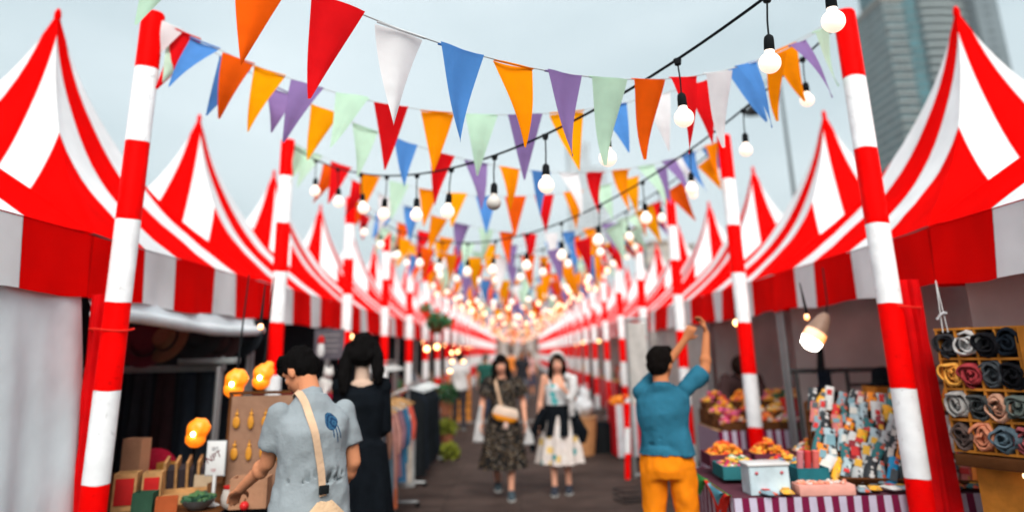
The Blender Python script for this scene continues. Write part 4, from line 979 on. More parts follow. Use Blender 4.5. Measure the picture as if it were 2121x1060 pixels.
# sloping racks of packets
PK = [('white', (.66, .66, .64)), ('orange', (.90, .26, .02)), ('grey blue', (.22, .33, .38)), ('red and white', (.62, .18, .16)), ('black', (.03, .035, .04)), ('pale blue', (.40, .52, .56)), ('teal', (.03, .15, .16)),
      ('amber', (.90, .42, .03)), ('dark red', (.26, .02, .03)), ('light grey', (.46, .48, .48)), ('bright blue', (.02, .30, .58)), ('red', (.66, .03, .03))]
RX, RY, RA = 1.96, 5.08, R(-17)
rk = thing('display_rack', 'sloping dark wooden rack crowded with long packets', 'rack', (RX, RY, .80), RA)
RL = .98; sl = math.atan2(.50, .60)
MB().box((RL/2, .31, .235), (RL, .76, .018), Matrix.Rotation(sl, 3, 'X')).build('sloping_board', M['dwood'], rk, False)
for sx in (0, RL): MB().add([(sx-.01, 0, 0), (sx+.01, 0, 0), (sx+.01, .62, 0), (sx-.01, .62, 0), (sx-.01, .62, .47), (sx+.01, .62, .47)], [(3, 2, 1, 0), (0, 1, 5, 4), (2, 3, 4, 5), (0, 4, 3), (1, 2, 5)]).build('side_panel', M['dwood'], rk, False)
for k_ in range(4): MB().box((RL/2, .0+.15*k_, .035+.125*k_), (RL, .014, .045), Matrix.Rotation(sl, 3, 'X')).build('ledge', M['dwood'], rk, False)
rnd = random.Random(5); n = 0
picks = [0, 2, 1, 7, 4, 9, 5, 3, 0, 9, 1, 3, 4, 5, 9, 2, 6, 11, 10, 8, 6, 4, 9, 5, 7, 6, 5, 0, 4]
WR = {}
for nm, cc in PK:
    alt = [(.62, .60, .58), (.05, .06, .07), (.60, .10, .05), (.55, .30, .06)][len(WR) % 4]
    WR[nm] = speckled('wrap_'+nm.replace(' ', '_'), [cc, alt, cc, tuple(min(.8, q*1.5) for q in cc), cc], 26, cc, .35)
RMx = Matrix.Translation((RX, RY, .80)) @ Matrix.Rotation(RA, 4, 'Z')
for r in range(6):
    for c in range(14):
        nm, cc = PK[(picks[(r*10+c*3) % len(picks)])]
        t = thing('packet', '%s packet on the sloping rack, %s row up, %s from its left end' % (nm, ordinal(r+1), ordinal(c+1)), 'packet', (0, 0, 0), 0, 'long packets on the sloping rack')
        L = rnd.uniform(.14, .22); w_ = rnd.uniform(.050, .078)
        pos = V((.04+c*.068+rnd.uniform(-.012, .012), .05+.098*r, .075+.079*r+rnd.uniform(0, .03)))
        t.matrix_world = RMx @ Matrix.Translation(pos) @ Matrix.Rotation(sl+R(8)+rnd.gauss(0, .07), 4, 'X') @ Matrix.Rotation(rnd.gauss(-.26, .14), 4, 'Z')
        b = MB(); rr = []
        for q in range(7):
            u = q/6; th = .003+.018*math.sin(math.pi*u)**.5; rr.append([V((w_/2*math.cos(a)*(1+.04*math.sin(q*2+n)), -L/2+L*u, th*math.sin(a)+.01)) for a in [2*math.pi*k/12 for k in range(12)]])
        b.loft(rr).build('wrapper', WR[nm], t)
        if n % 3 != 1: MB().box((rnd.uniform(-.01, .01), rnd.uniform(-.05, .05), .031), (w_*rnd.uniform(.4, .75), L*rnd.uniform(.15, .45), .002)).build('sticker', colm('stick_%d' % (n % 5), [(.7, .68, .62), (.10, .12, .13), (.6, .05, .05), (.72, .4, .06), (.2, .35, .4)][n % 5], .5), t)
        n += 1
for q in range(14):
    nm, cc = PK[(q*5+2) % 12]; x = 2.10+.085*q if q < 12 else 1.50+.12*(q-12); t = thing('packet', '%s packet lying flat at the near table edge, %s from the left' % (nm, ordinal(q+1 if q >= 12 else q+3)), 'packet', (x, 4.79+.03*(q % 2), .806+.004*(q % 3)), rnd.uniform(-.7, .7), 'packets lying on the near edge of the sweet table')
    if q >= 12: t['label'] = '%s packet lying at the near table edge, left of the others' % nm; t.location.y = 4.76
    b = MB(); rr = []
    for k_ in range(6):
        u = k_/5; th = .003+.014*math.sin(math.pi*u)**.5; rr.append([V((.035*math.cos(a), -.07+.14*u, th*math.sin(a)+.016)) for a in [2*math.pi*k/12 for k in range(12)]])
    b.loft(rr).build('wrapper', WR[nm], t); MB().box((0, .01, .034), (.04, .045, .002)).build('sticker', colm('stick_%d' % (q % 5), 0), t)
# rolled tubes standing in a teal bin
t = thing('teal_bin', 'low teal bin on the near edge of the sweet table', 'bin', (1.93, 5.03, .802), 0)
t.location = (1.84, 4.98, .802)
b = MB(); b.box((0, 0, .006), (.20, .22, .012))
for sx in (-1, 1): b.box((sx*.095, 0, .07), (.01, .22, .13))
for sy in (-1, 1): b.box((0, sy*.105, .07), (.178, .01, .13))
b.build('walls', colm('teal_bin', (.02, .14, .17), .5), t, False); MB().box((0, 0, .018), (.176, .196, .01)).build('lining', M['blackcloth'], t, False)
for q, (nm, cc) in enumerate((('pink', (.62, .22, .24)), ('red', (.6, .05, .05)), ('coral', (.75, .16, .14)))):
    b = MB(); o_ = V((1.785+.05*q, 4.97, .83)); b.tube([o_, o_+V((.01, -.03, .20))], .021, 14)
    col_thing('paper_roll', '%s rolled tube standing in the low teal bin' % nm, 'roll', b, colm('roll_'+nm, cc, .6), 'rolled tubes in the teal bin')
# big lamp
p = at(1683, 703, 6.0); p2 = at(1712, 650, 6.0)
t = thing('pendant_lamp', 'large tilted lamp with a bright white glass, hanging in the sweet stall', 'lamp', p, 0)
d_ = (p2-p).normalized()
MB().tube([V((0, 0, 0))-d_*.08, V((0, 0, 0))-d_*.06, V((0, 0, 0)), d_*.07], [.035, .070, .082, .078], 20).build('glass', M['lampwhite'], t)
MB().tube([d_*-.004, d_*.03, d_*.072], [.0835, .0865, .0835], 20, False).build('glowing_rim', emit('orange_rim', (1, .30, .02), 1.0), t)
MB().tube([d_*.07, d_*.11, d_*.20, d_*.24], [.082, .078, .055, .03], 20).build('shade', colm('lamp_tan', (.35, .22, .16), .4), t)
MB().tube([d_*.24, d_*.24+V((.02, 0, .10)), V((.16, 0, 2.3-p.z))], .006, 6).build('cable', M['black'], t)
p = at(1671, 656, 5.4); t = thing('small_bulb', 'tiny warm bulb below the valance, left of the large bright lamp', 'bulb', p, 0)
MB().ell((0, 0, 0), (.019, .019, .024), None, 14, 10).build('glass', emit('tiny_warm', (1, .35, .08), 2.2), t); MB().tube([(0, 0, .02), (0, 0, .05), (-.02, 0, .25)], [.014, .012, .004], 8).build('socket', M['black'], t)
# apron on a hanger, pipe rails, hat on a crate
p = at(1715, 845, 7.2); b = MB()
def apron(u, v):
    w_ = .055+.02*v if v < .22 else (.075+(.17-.075)*min(1, (v-.22)/.14)) 
    return ((u*2-1)*w_*1.05, .02*math.sin(u*8+v*3)*v, .34-.72*v)
b.grid(apron, 16, 18); o = b.build('apron', colm('navy_apron', (.012, .018, .030)), None); o.location = p; o.modifiers.new('s', 'SOLIDIFY').thickness = .03; tag(o, 'dark navy apron hanging against the grey cloth wall of the sweet stall', 'apron')
t = thing('hanger', 'dark hanger and strap holding the navy apron', 'hanger', p+V((0, 0, .34)), 0); MB().tube([(-.02, 0, 0), (0, 0, .22), (.02, 0, .5)], [.04, .03, .02], 8).build('strap', M['black'], t); MB().tube([(-.1, 0, -.02), (0, 0, .03), (.1, 0, -.02)], .008, 6).build('bar', M['black'], t)
t = thing('pipe_stand', 'grey pipe stand standing before the cloth wall of the sweet stall', 'frame', (3.6, 7.42, 0), 0)
for x in (-.85, -.35, .95): MB().tube([(x, 0, 0), (x, 0, 1.42)], .022, 8).build('upright', colm('pipe_grey', (.09, .09, .09)), t)
MB().tube([(-.9, -.0, 1.44), (1.0, 0, 1.44)], .022, 8).build('crossbar', colm('pipe_grey', 0), t); MB().tube([(-.35, -.0, 1.30), (.95, 0, 1.30)], .016, 8).build('crossbar', colm('pipe_grey', 0), t)
p = at(1832, 840, 6.4)
t = thing('slatted_crate', 'brown slatted wooden crate standing tall behind the second rack, under a black hat', 'crate', (p.x+.06, p.y, .82), 0); t['label'] = 'tall brown slatted crate under a black hat in the sweet stall'
for z in (.02, .13, .24, .35, .46): MB().box((0, 0, z+.03), (.34, .26, .055)).build('slat', M['wood'], t, False)
for sx in (-1, 1): MB().box((sx*.13, 0, .26), (.03, .24, .53)).build('post', M['dwood'], t, False)
table('plain side table under the slatted crate in the sweet stall', p.x-.2, 6.15, p.x+.5, 6.75, .82, M['grey_cloth'])
t = thing('hat', 'black rounded hat resting on the slatted crate', 'hat', (p.x+.03, p.y, 1.345), 0)
MB().lathe([(.145, 0), (.15, .006), (.10, .02), (.098, .06), (.09, .11), (.06, .14), (.01, .15)], n=24).build('crown', M['blackcloth'], t); MB().lathe([(.100, .022), (.102, .024), (.102, .045), (.1, .047)], n=24).build('band', M['black'], t)

# --- pigeonhole shelf with rolled scarves (nearest right tent)
A_ = at(1938, 688, 4.42); B_ = at(2100, 676, 4.06)
ang = math.atan2(B_.y-A_.y, B_.x-A_.x); Wd = math.hypot(B_.x-A_.x, B_.y-A_.y); zt = 1.755; zb = 1.085
t = thing('pigeonhole_shelf', 'brown wooden pigeonhole shelf full of rolled scarves beside the near right pole', 'shelf', (A_.x, A_.y, 0), ang)
D_ = .24; nC, nR = 4, 4; cw = Wd/nC; chh = (zt-zb)/nR
for c in range(nC+1): MB().box((c*cw, D_/2, (zt+zb)/2), (.013, D_, zt-zb-.016)).build('divider', M['wood'], t, False)
for r in range(nR+1): MB().box((Wd/2, D_/2, zb+r*chh), (Wd+.02, D_+.004, .013)).build('shelf_board', M['wood'], t, False)
MB().box((Wd/2, D_+.008, (zt+zb)/2), (Wd+.02, .012, zt-zb)).build('back_panel', M['wood'], t, False)
MB().box((Wd+.20, D_/2, (zt)/2+.0), (.36, D_+.05, zt+.012)).build('end_cabinet', M['wood'], t, False)
MB().box((Wd/2+.02, D_/2-.02, zb-.045), (Wd+.02, D_+.06, .06), None, 0, .006).build('counter_edge', M['dwood'], t)
MB().box((Wd/2+.03, D_/2+.05, (zb-.08)/2), (Wd-.04, D_-.06, zb-.08)).build('cabinet', M['wood'], t, False)
MB().tube([(Wd*.78, -.01, zb-.095), (Wd+.20, -.01, zb-.095)], .012, 8).build('strip_light', emit('warm_strip', (1, .62, .30), 2.5), t)
SC = [[('charcoal', (.05, .05, .055)), ('white', (.66, .64, .62)), ('black', (.015, .015, .018)), ('dark navy', (.02, .028, .04))],
      [('amber', (.90, .42, .08)), ('crimson', (.42, .05, .06)), ('grey tweed', (.09, .10, .11)), ('black', (.015, .016, .018))],
      [('pale grey', (.42, .40, .38)), ('slate', (.08, .085, .085)), ('salmon', (.78, .42, .28)), ('grey green', (.16, .19, .17))],
      [('taupe', (.13, .09, .08)), ('coral', (.85, .32, .18)), ('steel blue', (.14, .20, .24)), ('rose', (.50, .12, .13))]]
rowname = ['top row', 'second row', 'third row', 'bottom row']
for r in range(4):
    for c in range(4):
        nm, cc = SC[r][c]; b = MB(); n = 64; w_ = .040*chh/.168; pts = []
        seed = r*4+c
        # cloth rolled up: a spiral sheet seen from its end, pushed into the hole
        sp_ = []
        for k in range(n):
            a = k/n*math.pi*2*2.6; rad = .010+.050*k/n
            sp_.append((rad*math.cos(a)*(1+.10*math.sin(seed)), rad*math.sin(a)*1.18*(1+.08*math.cos(seed*2))))
        rings = []
        for y in (-.022-.02*((seed*7) % 3)/2, -.012, .06, .17):
            f = .86 if y < -.015 else 1; rings.append([V((x*f+.006*math.sin(k*.7+seed), y+.012*math.sin(k*.35+seed), z*f)) for k, (x, z) in enumerate(sp_)])
        b.loft([[p_ for p_ in rg] for rg in rings], False, False)
        b.ell((0, .10, 0), (.048, .10, .055), None, 14, 10)
        b.v = [tuple(V(v)+.016*noise.noise_vector(V(v)*22+V((seed*3.1, seed, 0)))+.004*noise.noise_vector(V(v)*90)) for v in b.v]
        o = b.build('rolled_scarf', colm('scarf_'+nm.replace(' ', '_'), cc, .95, .7, 45, .35, 25)); o.modifiers.new('s', 'SOLIDIFY').thickness = .010
        o.matrix_world = t.matrix_basis @ Matrix.Translation((cw*(c+.5), .018, zt-chh*(r+.5)-.004)) @ Matrix.Rotation(random.uniform(0, 6), 4, 'Y') @ Matrix.Scale(1.10, 4)
        tag(o, '%s rolled scarf, %s of the pigeonhole shelf, %s from the left' % (nm, rowname[r], ordinal(c+1)), 'scarf', 'rolled scarves in the pigeonhole shelf')
b = MB()
for k in range(6): b.ell((k*.011, 0, .012*math.sin(k*.6)+k*.006), (.008, .008, .008), None, 8, 6)
o = b.build('bead_string', colm('bead_white', (.55, .56, .58), .3)); o.location = at(1942, 660, 4.3); tag(o, 'short string of pale beads hanging above the pigeonhole shelf', 'beads')
t = thing('cord', 'two thin pale cords hanging above the pigeonhole shelf', 'cord', at(1950, 670, 4.31)); MB().tube([(0, 0, -.05), (.01, 0, .25)], .003, 5).build('strand', M['paper'], t); MB().tube([(.03, 0, -.05), (.01, 0, .25)], .003, 5).build('strand', M['paper'], t)

# --- left stall (second left tent): lanterns, board, sign, boxes, dark garments
table('left stall table crowded with wooden boxes, beside the man in grey', -3.7, 4.62, -1.80, 6.3, .80, M['dark_cloth'], M['dwood'])
def lantern(label, px, py, Y, sz, hang=True, seed=0):
    p = at(px, py, Y); t = thing('amber_lantern', label, 'lantern', p, 0, 'glowing amber lanterns in the left stall')
    b = MB(); b.ell((0, 0, .01), (.062*sz, .058*sz, .055*sz), None, 18, 12); b.ell((-.012*sz, 0, -.045*sz), (.055*sz, .05*sz, .045*sz), None, 18, 12); b.ell((.03*sz, 0, .05*sz), (.03*sz, .03*sz, .03*sz), None, 12, 8) if seed == 1 else None
    me = remesh(b, .007, 1, (.006, 26, 1)); me.materials.append(M['amber']); o = bpy.data.objects.new('shade', me); link(o); adopt(o, t)
    MB().ell((-.004*sz, -.056*sz, -.02), (.014, .010, .016), None, 12, 8).build('filament', M['filament'], t)
    if hang: MB().tube([(0, 0, .055*sz), (0, 0, .10), (.03, 0, 2.25-p.z)], [.012, .008, .004], 8).build('cord', M['black'], t)
    else: MB().tube([(0, 0, -.06*sz), (0, 0, .82-p.z), (0, 0, .802-p.z)], [.008, .008, .05], 10).build('stand', M['black'], t)
lantern('amber lantern hanging left of the hanging pair, above the earring board', 490, 788, 5.1, 1.25); 
lantern('amber lantern half hidden by the head of the man in grey', 546, 775, 5.3, 1.15, True, 1)
lantern('amber lantern on a thin stand, the lowest of the three', 411, 890, 5.2, 1.25, False)
def board(x0, x1, ytop, ybot, Y):
    a = at(x0, ytop, Y); c = at(x1, ybot, Y); w_ = c.x-a.x+.12; h_ = a.z-c.z
    t = thing('earring_board', 'brown display board with rows of amber earrings, beside the man in grey', 'display board', (a.x+w_/2, Y, 0))
    MB().box((0, 0, (a.z+.802)/2), (w_, .02, a.z-.802)).build('panel', colm('tan_panel', (.30, .17, .11), .7), t, False)
    for sx in (-1, 1): MB().box((sx*(w_/2+.008), 0, (a.z+.812)/2), (.016, .03, a.z-.79)).build('frame_bar', M['dwood'], t, False)
    MB().box((0, 0, a.z+.02), (w_+.04, .03, .018)).build('frame_bar', M['dwood'], t, False)
    for r in range(2):
        for q in range(4):
            x = -w_/2+.045+q*w_/4.3; z = a.z-.13-.19*r; e = MB(); e.tube([(x, -.018, z+.05), (x, -.018, z)], .003, 5); e.ell((x, -.025, z-.03), (.024-.004*(q % 2), .008, .038+.006*(q % 2)), None, 10, 8); e.ell((x, -.022, z+.02), (.012, .008, .012), None, 8, 6)
            e.build('earring', colm('amber_bead', (.62, .27, .03), .4), t)
board(482, 560, 820, 1000, 4.95)
p = at(447, 948, 4.85); t = thing('price_sign', 'small white card sign with dark red lettering on a stand', 'sign', p, R(-8))
MB().box((0, 0, 0), (.125, .006, .20), None, 0, .003).build('card', M['paper'], t); MB().box((0, .005, 0), (.135, .006, .21)).build('backing', colm('clear_edge', (.3, .32, .33), .3), t)
MB().tube([(0, .004, -.10), (0, .004, .82-p.z), (0, .004, .802-p.z)], [.012, .010, .045], 12).build('stand', M['paper'], t)
for i, (tx, sz, x, z, rr, cm) in enumerate((('SET', .030, -.03, .045, 0, 'ink_grey'), ('NPT', .058, -.052, -.035, 28, 'ink_red'), ('100', .026, -.03, -.078, 0, 'ink_pink'))):
    cu = bpy.data.curves.new('lettering', 'FONT'); cu.body = tx; cu.size = sz; cu.extrude = .0006; o = bpy.data.objects.new('lettering', cu); link(o)
    dg = bpy.context.evaluated_depsgraph_get(); me = bpy.data.meshes.new_from_object(o.evaluated_get(dg)); bpy.data.objects.remove(o)
    me.materials.append(colm(cm, {'ink_grey': (.2, .2, .22), 'ink_red': (.14, .03, .04), 'ink_pink': (.5, .2, .22)}[cm], .6)); o = bpy.data.objects.new('lettering', me); link(o); adopt(o, t); o.location = (x, -.0045, z); o.rotation_euler = (R(90), R(-rr), 0)
def wbox(label, px, py, Y, d, rz=0, m_=None, front=None, name='wooden_box', zb=.802):
    p = at(px, py, Y); t = thing(name, label, 'box', (p.x, Y, zb), rz)
    w_, dd, h_ = d; b = MB(); b.box((0, 0, .006), (w_, dd, .012))
    for sx in (-1, 1): b.box((sx*(w_/2-.006), 0, h_/2+.012), (.012, dd, h_))
    for sy in (-1, 1): b.box((0, sy*(dd/2-.006), h_/2+.012), (w_-.026, .012, h_))
    b.build('walls', m_ or M['wood2'], t, False)
    if front is not None: MB().box((0, -dd/2-.004, h_*.55), (w_*.8, .006, h_*.75), None, 0, .002).build('card', front, t)
    return t
RC = colm('red_card', (.50, .02, .02), .6)
wbox('pale wooden box with a red card on its front, nearest the left pole', 262, 1020, 4.78, (.13, .14, .20), R(15), None, RC)
wbox('pale wooden box with a red rounded card, second from the left pole', 318, 1000, 4.86, (.11, .12, .19), R(15), None, RC)
wbox('flat pale wooden tray in the middle of the left stall table', 372, 1000, 5.0, (.34, .22, .05), R(18))
wbox('tall tan box leaning at the back of the left stall table', 280, 955, 5.15, (.15, .09, .36), R(-14), colm('tan_card', (.42, .22, .13)))
wbox('tan box in front of the earring board', 520, 1010, 4.78, (.22, .14, .16), R(6), colm('tan_card', 0))
t = thing('slatted_stand', 'pale wooden slatted stand holding dark cards on the left stall', 'stand', (at(392, 970, 5.25).x, 5.25, .802), R(15))
for k_ in range(5): MB().box((-.14+.07*k_, 0, .12), (.016, .14, .22), Matrix.Rotation(R(14), 3, 'X')).build('slat', M['wood2'], t, False)
MB().box((0, -.03, .012), (.34, .2, .022)).build('base', M['wood2'], t, False); 
for k_ in range(4): MB().box((-.105+.07*k_, 0, .10), (.045, .10, .16), Matrix.Rotation(R(14), 3, 'X')).build('dark_card', colm('dark_card', (.05, .04, .045)), t, False)
t = thing('cushion', 'round dark red cushion at the back of the left stall table', 'cushion', (at(322, 930, 5.6).x, 5.6, .92), 0)
MB().ell((0, 0, 0), (.17, .08, .14), None, 24, 14).build('cover', colm('crimson', (.28, .008, .025)), t); MB().ell((0, -.078, 0), (.018, .01, .018), None, 10, 6).build('button', RC, t)
t = thing('jar', 'white round pot with a red lid on the left stall table', 'jar', (at(482, 1010, 4.76).x, 4.76, .802), 0)
MB().lathe([(.04, 0), (.06, .02), (.065, .06), (.055, .10), (.05, .11)]).build('pot', colm('ceramic', (.50, .46, .42), .3), t); MB().lathe([(.052, .112), (.054, .125), (.02, .13)]).build('lid', RC, t)
t = thing('bowl', 'small bowl of dark green leaves at the front of the left stall', 'bowl', (at(410, 1040, 4.72).x, 4.72, .802), 0)
MB().lathe([(.04, 0), (.08, .03), (.10, .06), (.094, .06), (.07, .03)]).build('dish', colm('bowl_grey', (.12, .12, .12), .4), t)
pieces(60, -.07, .07, -.07, .07, lambda u, v: .05+.03*math.sin(u*3)*math.sin(v*3), [(.03, .10, .05), (.06, .14, .05), (.02, .06, .04)], (.012, .025), 9).build('leaves', M['attr'], t)['kind'] = 'stuff'
t = thing('fruit', 'small shiny red ornament on the table by the hand of the man in grey', 'ornament', (at(508, 1018, 4.66).x, 4.66, .83)); MB().ell((0, 0, 0), (.028, .028, .026), None, 16, 10).build('ball', colm('red_gloss', (.6, .02, .02), .2), t); MB().tube([(0, 0, .02), (.004, 0, .04)], .004, 6).build('stem', M['dwood'], t)
for q, (px, py, Y, hh, cn, cc) in enumerate(((350, 955, 5.5, .16, 'ochre', (.45, .22, .05)), (455, 1000, 5.05, .09, 'brown', (.20, .09, .04)), (300, 1040, 4.70, .10, 'dark green', (.03, .08, .05)), (425, 985, 5.2, .12, 'cream', (.5, .40, .28)), (345, 1045, 4.68, .07, 'rust', (.40, .09, .03)))):
    wbox('small %s box among the goods on the left stall table' % cn, px, py, Y, (.12, .10, hh), R(8*q-10), colm('lbox_'+cn.replace(' ', '_'), cc, .7))
# rail with hats and dark garments
t = thing('display_rail', 'pale metal rail across the dark back of the left stall', 'rail', (-3.5, 6.7, 0), 0)
MB().box((0, 0, 1.60), (1.7, .10, .055), None, 0, .01).build('bar', colm('pale_rail', (.34, .38, .38), .5), t); MB().box((.75, -.1, 1.66), (.5, .16, .05), None, 0, .01).build('bar', colm('pale_rail', 0), t)
for x in (-.83, .83): MB().tube([(x, 0, 0), (x, 0, 1.7)], .018, 8).build('upright', M['steel'], t)
for k_ in range(9):
    x = -.78+k_*.19; sh = [(.012, .016, .022), (.02, .02, .026), (.03, .012, .014), (.014, .02, .03)][k_ % 4]
    b = MB(); b.grid(lambda u, v: ((u-.5)*(.15+.04*v), .05*math.sin(u*7+k_)*(.3+.7*v), -.95*v), 10, 10); o = b.build('dark_garment', colm('dg%d' % (k_ % 4), sh)); o.modifiers.new('s', 'SOLIDIFY').thickness = .02
    o.location = (-3.5+x, 6.64, 1.57); tag(o, 'dark garment hanging from the pale rail, %s from the left' % ordinal(k_+1), 'garment', 'dark garments on the pale rail')
for k_, (px, py, cc, nm) in enumerate(((350, 704, (.22, .12, .06), 'brown straw'), (300, 715, (.10, .01, .02), 'dark red felt'), (410, 700, (.02, .02, .022), 'black felt'), (455, 712, (.06, .03, .03), 'dark brown felt'), (505, 700, (.014, .016, .02), 'navy felt'))):
    p = at(px, py, (6.4, 6.4, 6.8, 7.0, 7.25)[k_]); t = thing('hat', '%s hat hanging at the top of the left stall' % nm, 'hat', p, 0, 'hats hanging in the left stall'); t.rotation_euler = (R(68), 0, R(random.uniform(-20, 20)))
    MB().lathe([(.19, -.004), (.20, .0), (.19, .006), (.105, .010), (.10, .06), (.085, .10), (.03, .105), (.0, .10)], n=28).build('crown', colm('hat%d' % k_, cc, .9), t); MB().lathe([(.105, .014), (.108, .016), (.107, .036), (.103, .038)], n=28).build('band', M['black'], t)
p = at(540, 676, 4.9); t = thing('small_bulb', 'tiny warm bulb under the rolled white curtain', 'bulb', p); MB().ell((0, 0, 0), (.018, .018, .022), None, 14, 10).build('glass', emit('tiny_warm2', (1, .35, .10), 2.2), t); MB().tube([(0, 0, .018), (0, 0, .05), (0, .03, .28)], [.013, .011, .004], 8).build('socket', M['black'], t)
t = thing('post', 'thin grey metal post standing behind the lanterns of the left stall', 'post', (at(450, 800, 6.0).x, 6.0, 0)); MB().tube([(0, 0, 0), (0, 0, 1.62)], .020, 10).build('tube', M['steel'], t); MB().lathe([(.1, 0), (.1, .01), (.03, .02)]).build('foot', M['steel'], t)

# --- third left tent: ornaments, menu board, red drape
p = at(682, 712, 8.6); t = thing('chalk_board', 'grey board with faint writing hanging behind the black haired woman', 'sign', p, R(10))
MB().box((0, 0, 0), (.34, .02, .34)).build('panel', colm('slate_panel', (.11, .10, .12)), t, False)
for q in range(4): MB().box((0, -.012, .10-.06*q), (.24-.04*(q % 2), .003, .012)).build('faint_line', colm('chalk', (.3, .28, .28)), t, False)
p = at(675, 760, 8.2); t = thing('cat_ornament', 'white cat ornament standing on a red drape in the third left stall', 'ornament', (p.x, 8.2, 1.27), R(-20), None, 1.0)
b = MB(); b.ell((0, 0, .10), (.085, .075, .10)); b.ell((.05, -.02, .23), (.06, .055, .055)); 
for sx in (-1, 1): b.tube([(.05+sx*.035, -.02, .265), (.05+sx*.045, -.02, .32)], [.022, .004], 8); b.capsule((sx*.05, -.06, .06), (sx*.05, -.08, .01), .025, .025)
b.tube([(-.08, .02, .05), (-.16, .02, .07), (-.19, .02, .16)], [.022, .018, .012], 10)
me = remesh(b, .008, 2); me.materials.append(colm('porcelain', (.58, .58, .56), .3)); o = link(bpy.data.objects.new('body', me)); adopt(o, t)
table('third left stall table under a dark red drape', -3.6, 7.9, -1.98, 8.9, 1.26, colm('crimson', 0), colm('crimson', 0))
p = at(665, 715, 8.4); t = thing('red_white_figure', 'small red topped white figure hanging in the third left stall', 'ornament', p); MB().lathe([(.03, -.12), (.045, -.06), (.035, .0), (.03, .02)]).build('body', M['paper'], t); MB().lathe([(.035, .021), (.04, .05), (.03, .09), (.005, .11)]).build('cap', RC, t); MB().tube([(0, 0, .11), (0, 0, .5)], .003, 5).build('cord', M['black'], t)

# --- clothes racks
def rack(label, x, y0, y1, zt, garments, gl, group, dark=False):
    t = thing('clothes_rack', label, 'clothes rack', (x, (y0+y1)/2, 0)); L = (y1-y0)/2
    MB().tube([(0, -L, zt), (0, L, zt)], .014, 10).build('rail', M['steel'], t)
    for sy in (-1, 1):
        MB().tube([(0, sy*L, .06), (0, sy*L, zt)], .014, 8).build('upright', M['steel'], t); MB().tube([(-.24, sy*L, .06), (.24, sy*L, .06)], .014, 8).build('foot', M['steel'], t)
        for sx in (-1, 1): MB().ell((sx*.24, sy*L, .03), (.028, .02, .028), None, 10, 8).build('caster', M['black'], t)
    n = len(garments)
    for k_, (nm, cc, ln, w_) in enumerate(garments):
        y = y0+.10+(y1-y0-.2)*k_/(n-1)
        g_ = thing('garment', '%s %s, %s from the near end of the %s clothes rack' % (nm, gl, ordinal(k_+1), 'colourful' if not dark else 'black'), 'garment', (x+random.uniform(-.02, .02), y, zt), R(random.uniform(-9, 9)), group)
        hb = MB(); hb.tube([(0, 0, .035), (.02, 0, .02), (.0, 0, -.01), (0, 0, -.045)], .0035, 5); hb.tube([(-w_/2, 0, -.11), (-w_*.25, 0, -.072), (0, 0, -.045), (w_*.25, 0, -.072), (w_/2, 0, -.11)], [.008, .011, .012, .011, .008], 8); hb.build('hanger', M['wood2'] if not dark else M['steel'], g_)
        b = MB(); rings = []; m_ = 14
        for i in range(m_+1):
            u = i/m_; z = -.052-(ln)*u; ww = w_*(.30+.70*min(1, u*7)**.7)*(1+.10*u)/2; dd = .020+.028*min(1, u*4)
            rings.append([V((ww*math.cos(q)*(1+.03*math.sin(u*6+k_)), dd*math.sin(q)+.012*math.sin(q*5+u*3+k_)*u, z-.05*abs(math.cos(q))*(1-u) )) for q in [2*math.pi*j/28 for j in range(28)]])
        b.loft(rings).build('cloth', colm('gar_'+nm.replace(' ', '_'), cc, .9, .5, 50, .25, 9), g_, True, 60)
        if ln < .8 and not dark:
            for sx in (-1, 1): MB().tube([(sx*w_*.46, 0, -.12), (sx*w_*.58, .0, -.30), (sx*w_*.56, .01, -.48)], [.045, .048, .04], 10, True, .6, 1).build('sleeve', colm('gar_'+nm.replace(' ', '_'), 0), g_)
GC = [('beige', (.44, .31, .25), 1.02, .40), ('taupe', (.30, .22, .19), .98, .40), ('charcoal', (.05, .06, .075), .95, .40), ('brown patterned', (.22, .11, .08), .72, .40), ('slate blue', (.10, .15, .19), .86, .40), ('dusty pink', (.45, .22, .19), .74, .40),
      ('rust', (.50, .13, .06), .95, .42), ('mauve', (.26, .14, .18), .70, .40), ('denim blue', (.05, .14, .26), .78, .42), ('bright blue', (.02, .26, .42), .62, .42), ('cream', (.60, .52, .44), .84, .42), ('red and white', (.62, .10, .07), .76, .42), ('pale grey', (.42, .44, .44), .95, .42)]
rack('clothes rack of colourful garments beside the black haired woman', -1.42, 6.35, 8.9, 1.24, GC, 'garment', 'garments on the colourful rack')
GB = [(['black', 'jet black', 'navy black'][k_ % 3], [(.010, .012, .014), (.006, .008, .010), (.012, .016, .024)][k_ % 3], random.uniform(1.0, 1.12), .42) for k_ in range(11)]
rack('clothes rack of long black garments further along the left side', -1.50, 10.2, 12.4, 1.28, GB, 'garment', 'garments on the black rack', True)
t = thing('sign_rail', 'row of pale hangers on a high rail above the black garments', 'rail', (-2.0, 11.0, 0)); MB().tube([(0, -1.0, 1.58), (0, 1.0, 1.58)], .014, 8).build('bar', M['steel'], t)
for sy in (-1, 1): MB().tube([(0, sy, 0), (0, sy, 1.58)], .014, 8).build('upright', M['steel'], t)
for k_ in range(14):
    y = -.9+k_*.14; MB().tube([(-.18, y, 1.46), (0, y, 1.53), (.18, y, 1.46), (-.18, y, 1.46)], .008, 6).build('hanger', M['paper'], t)

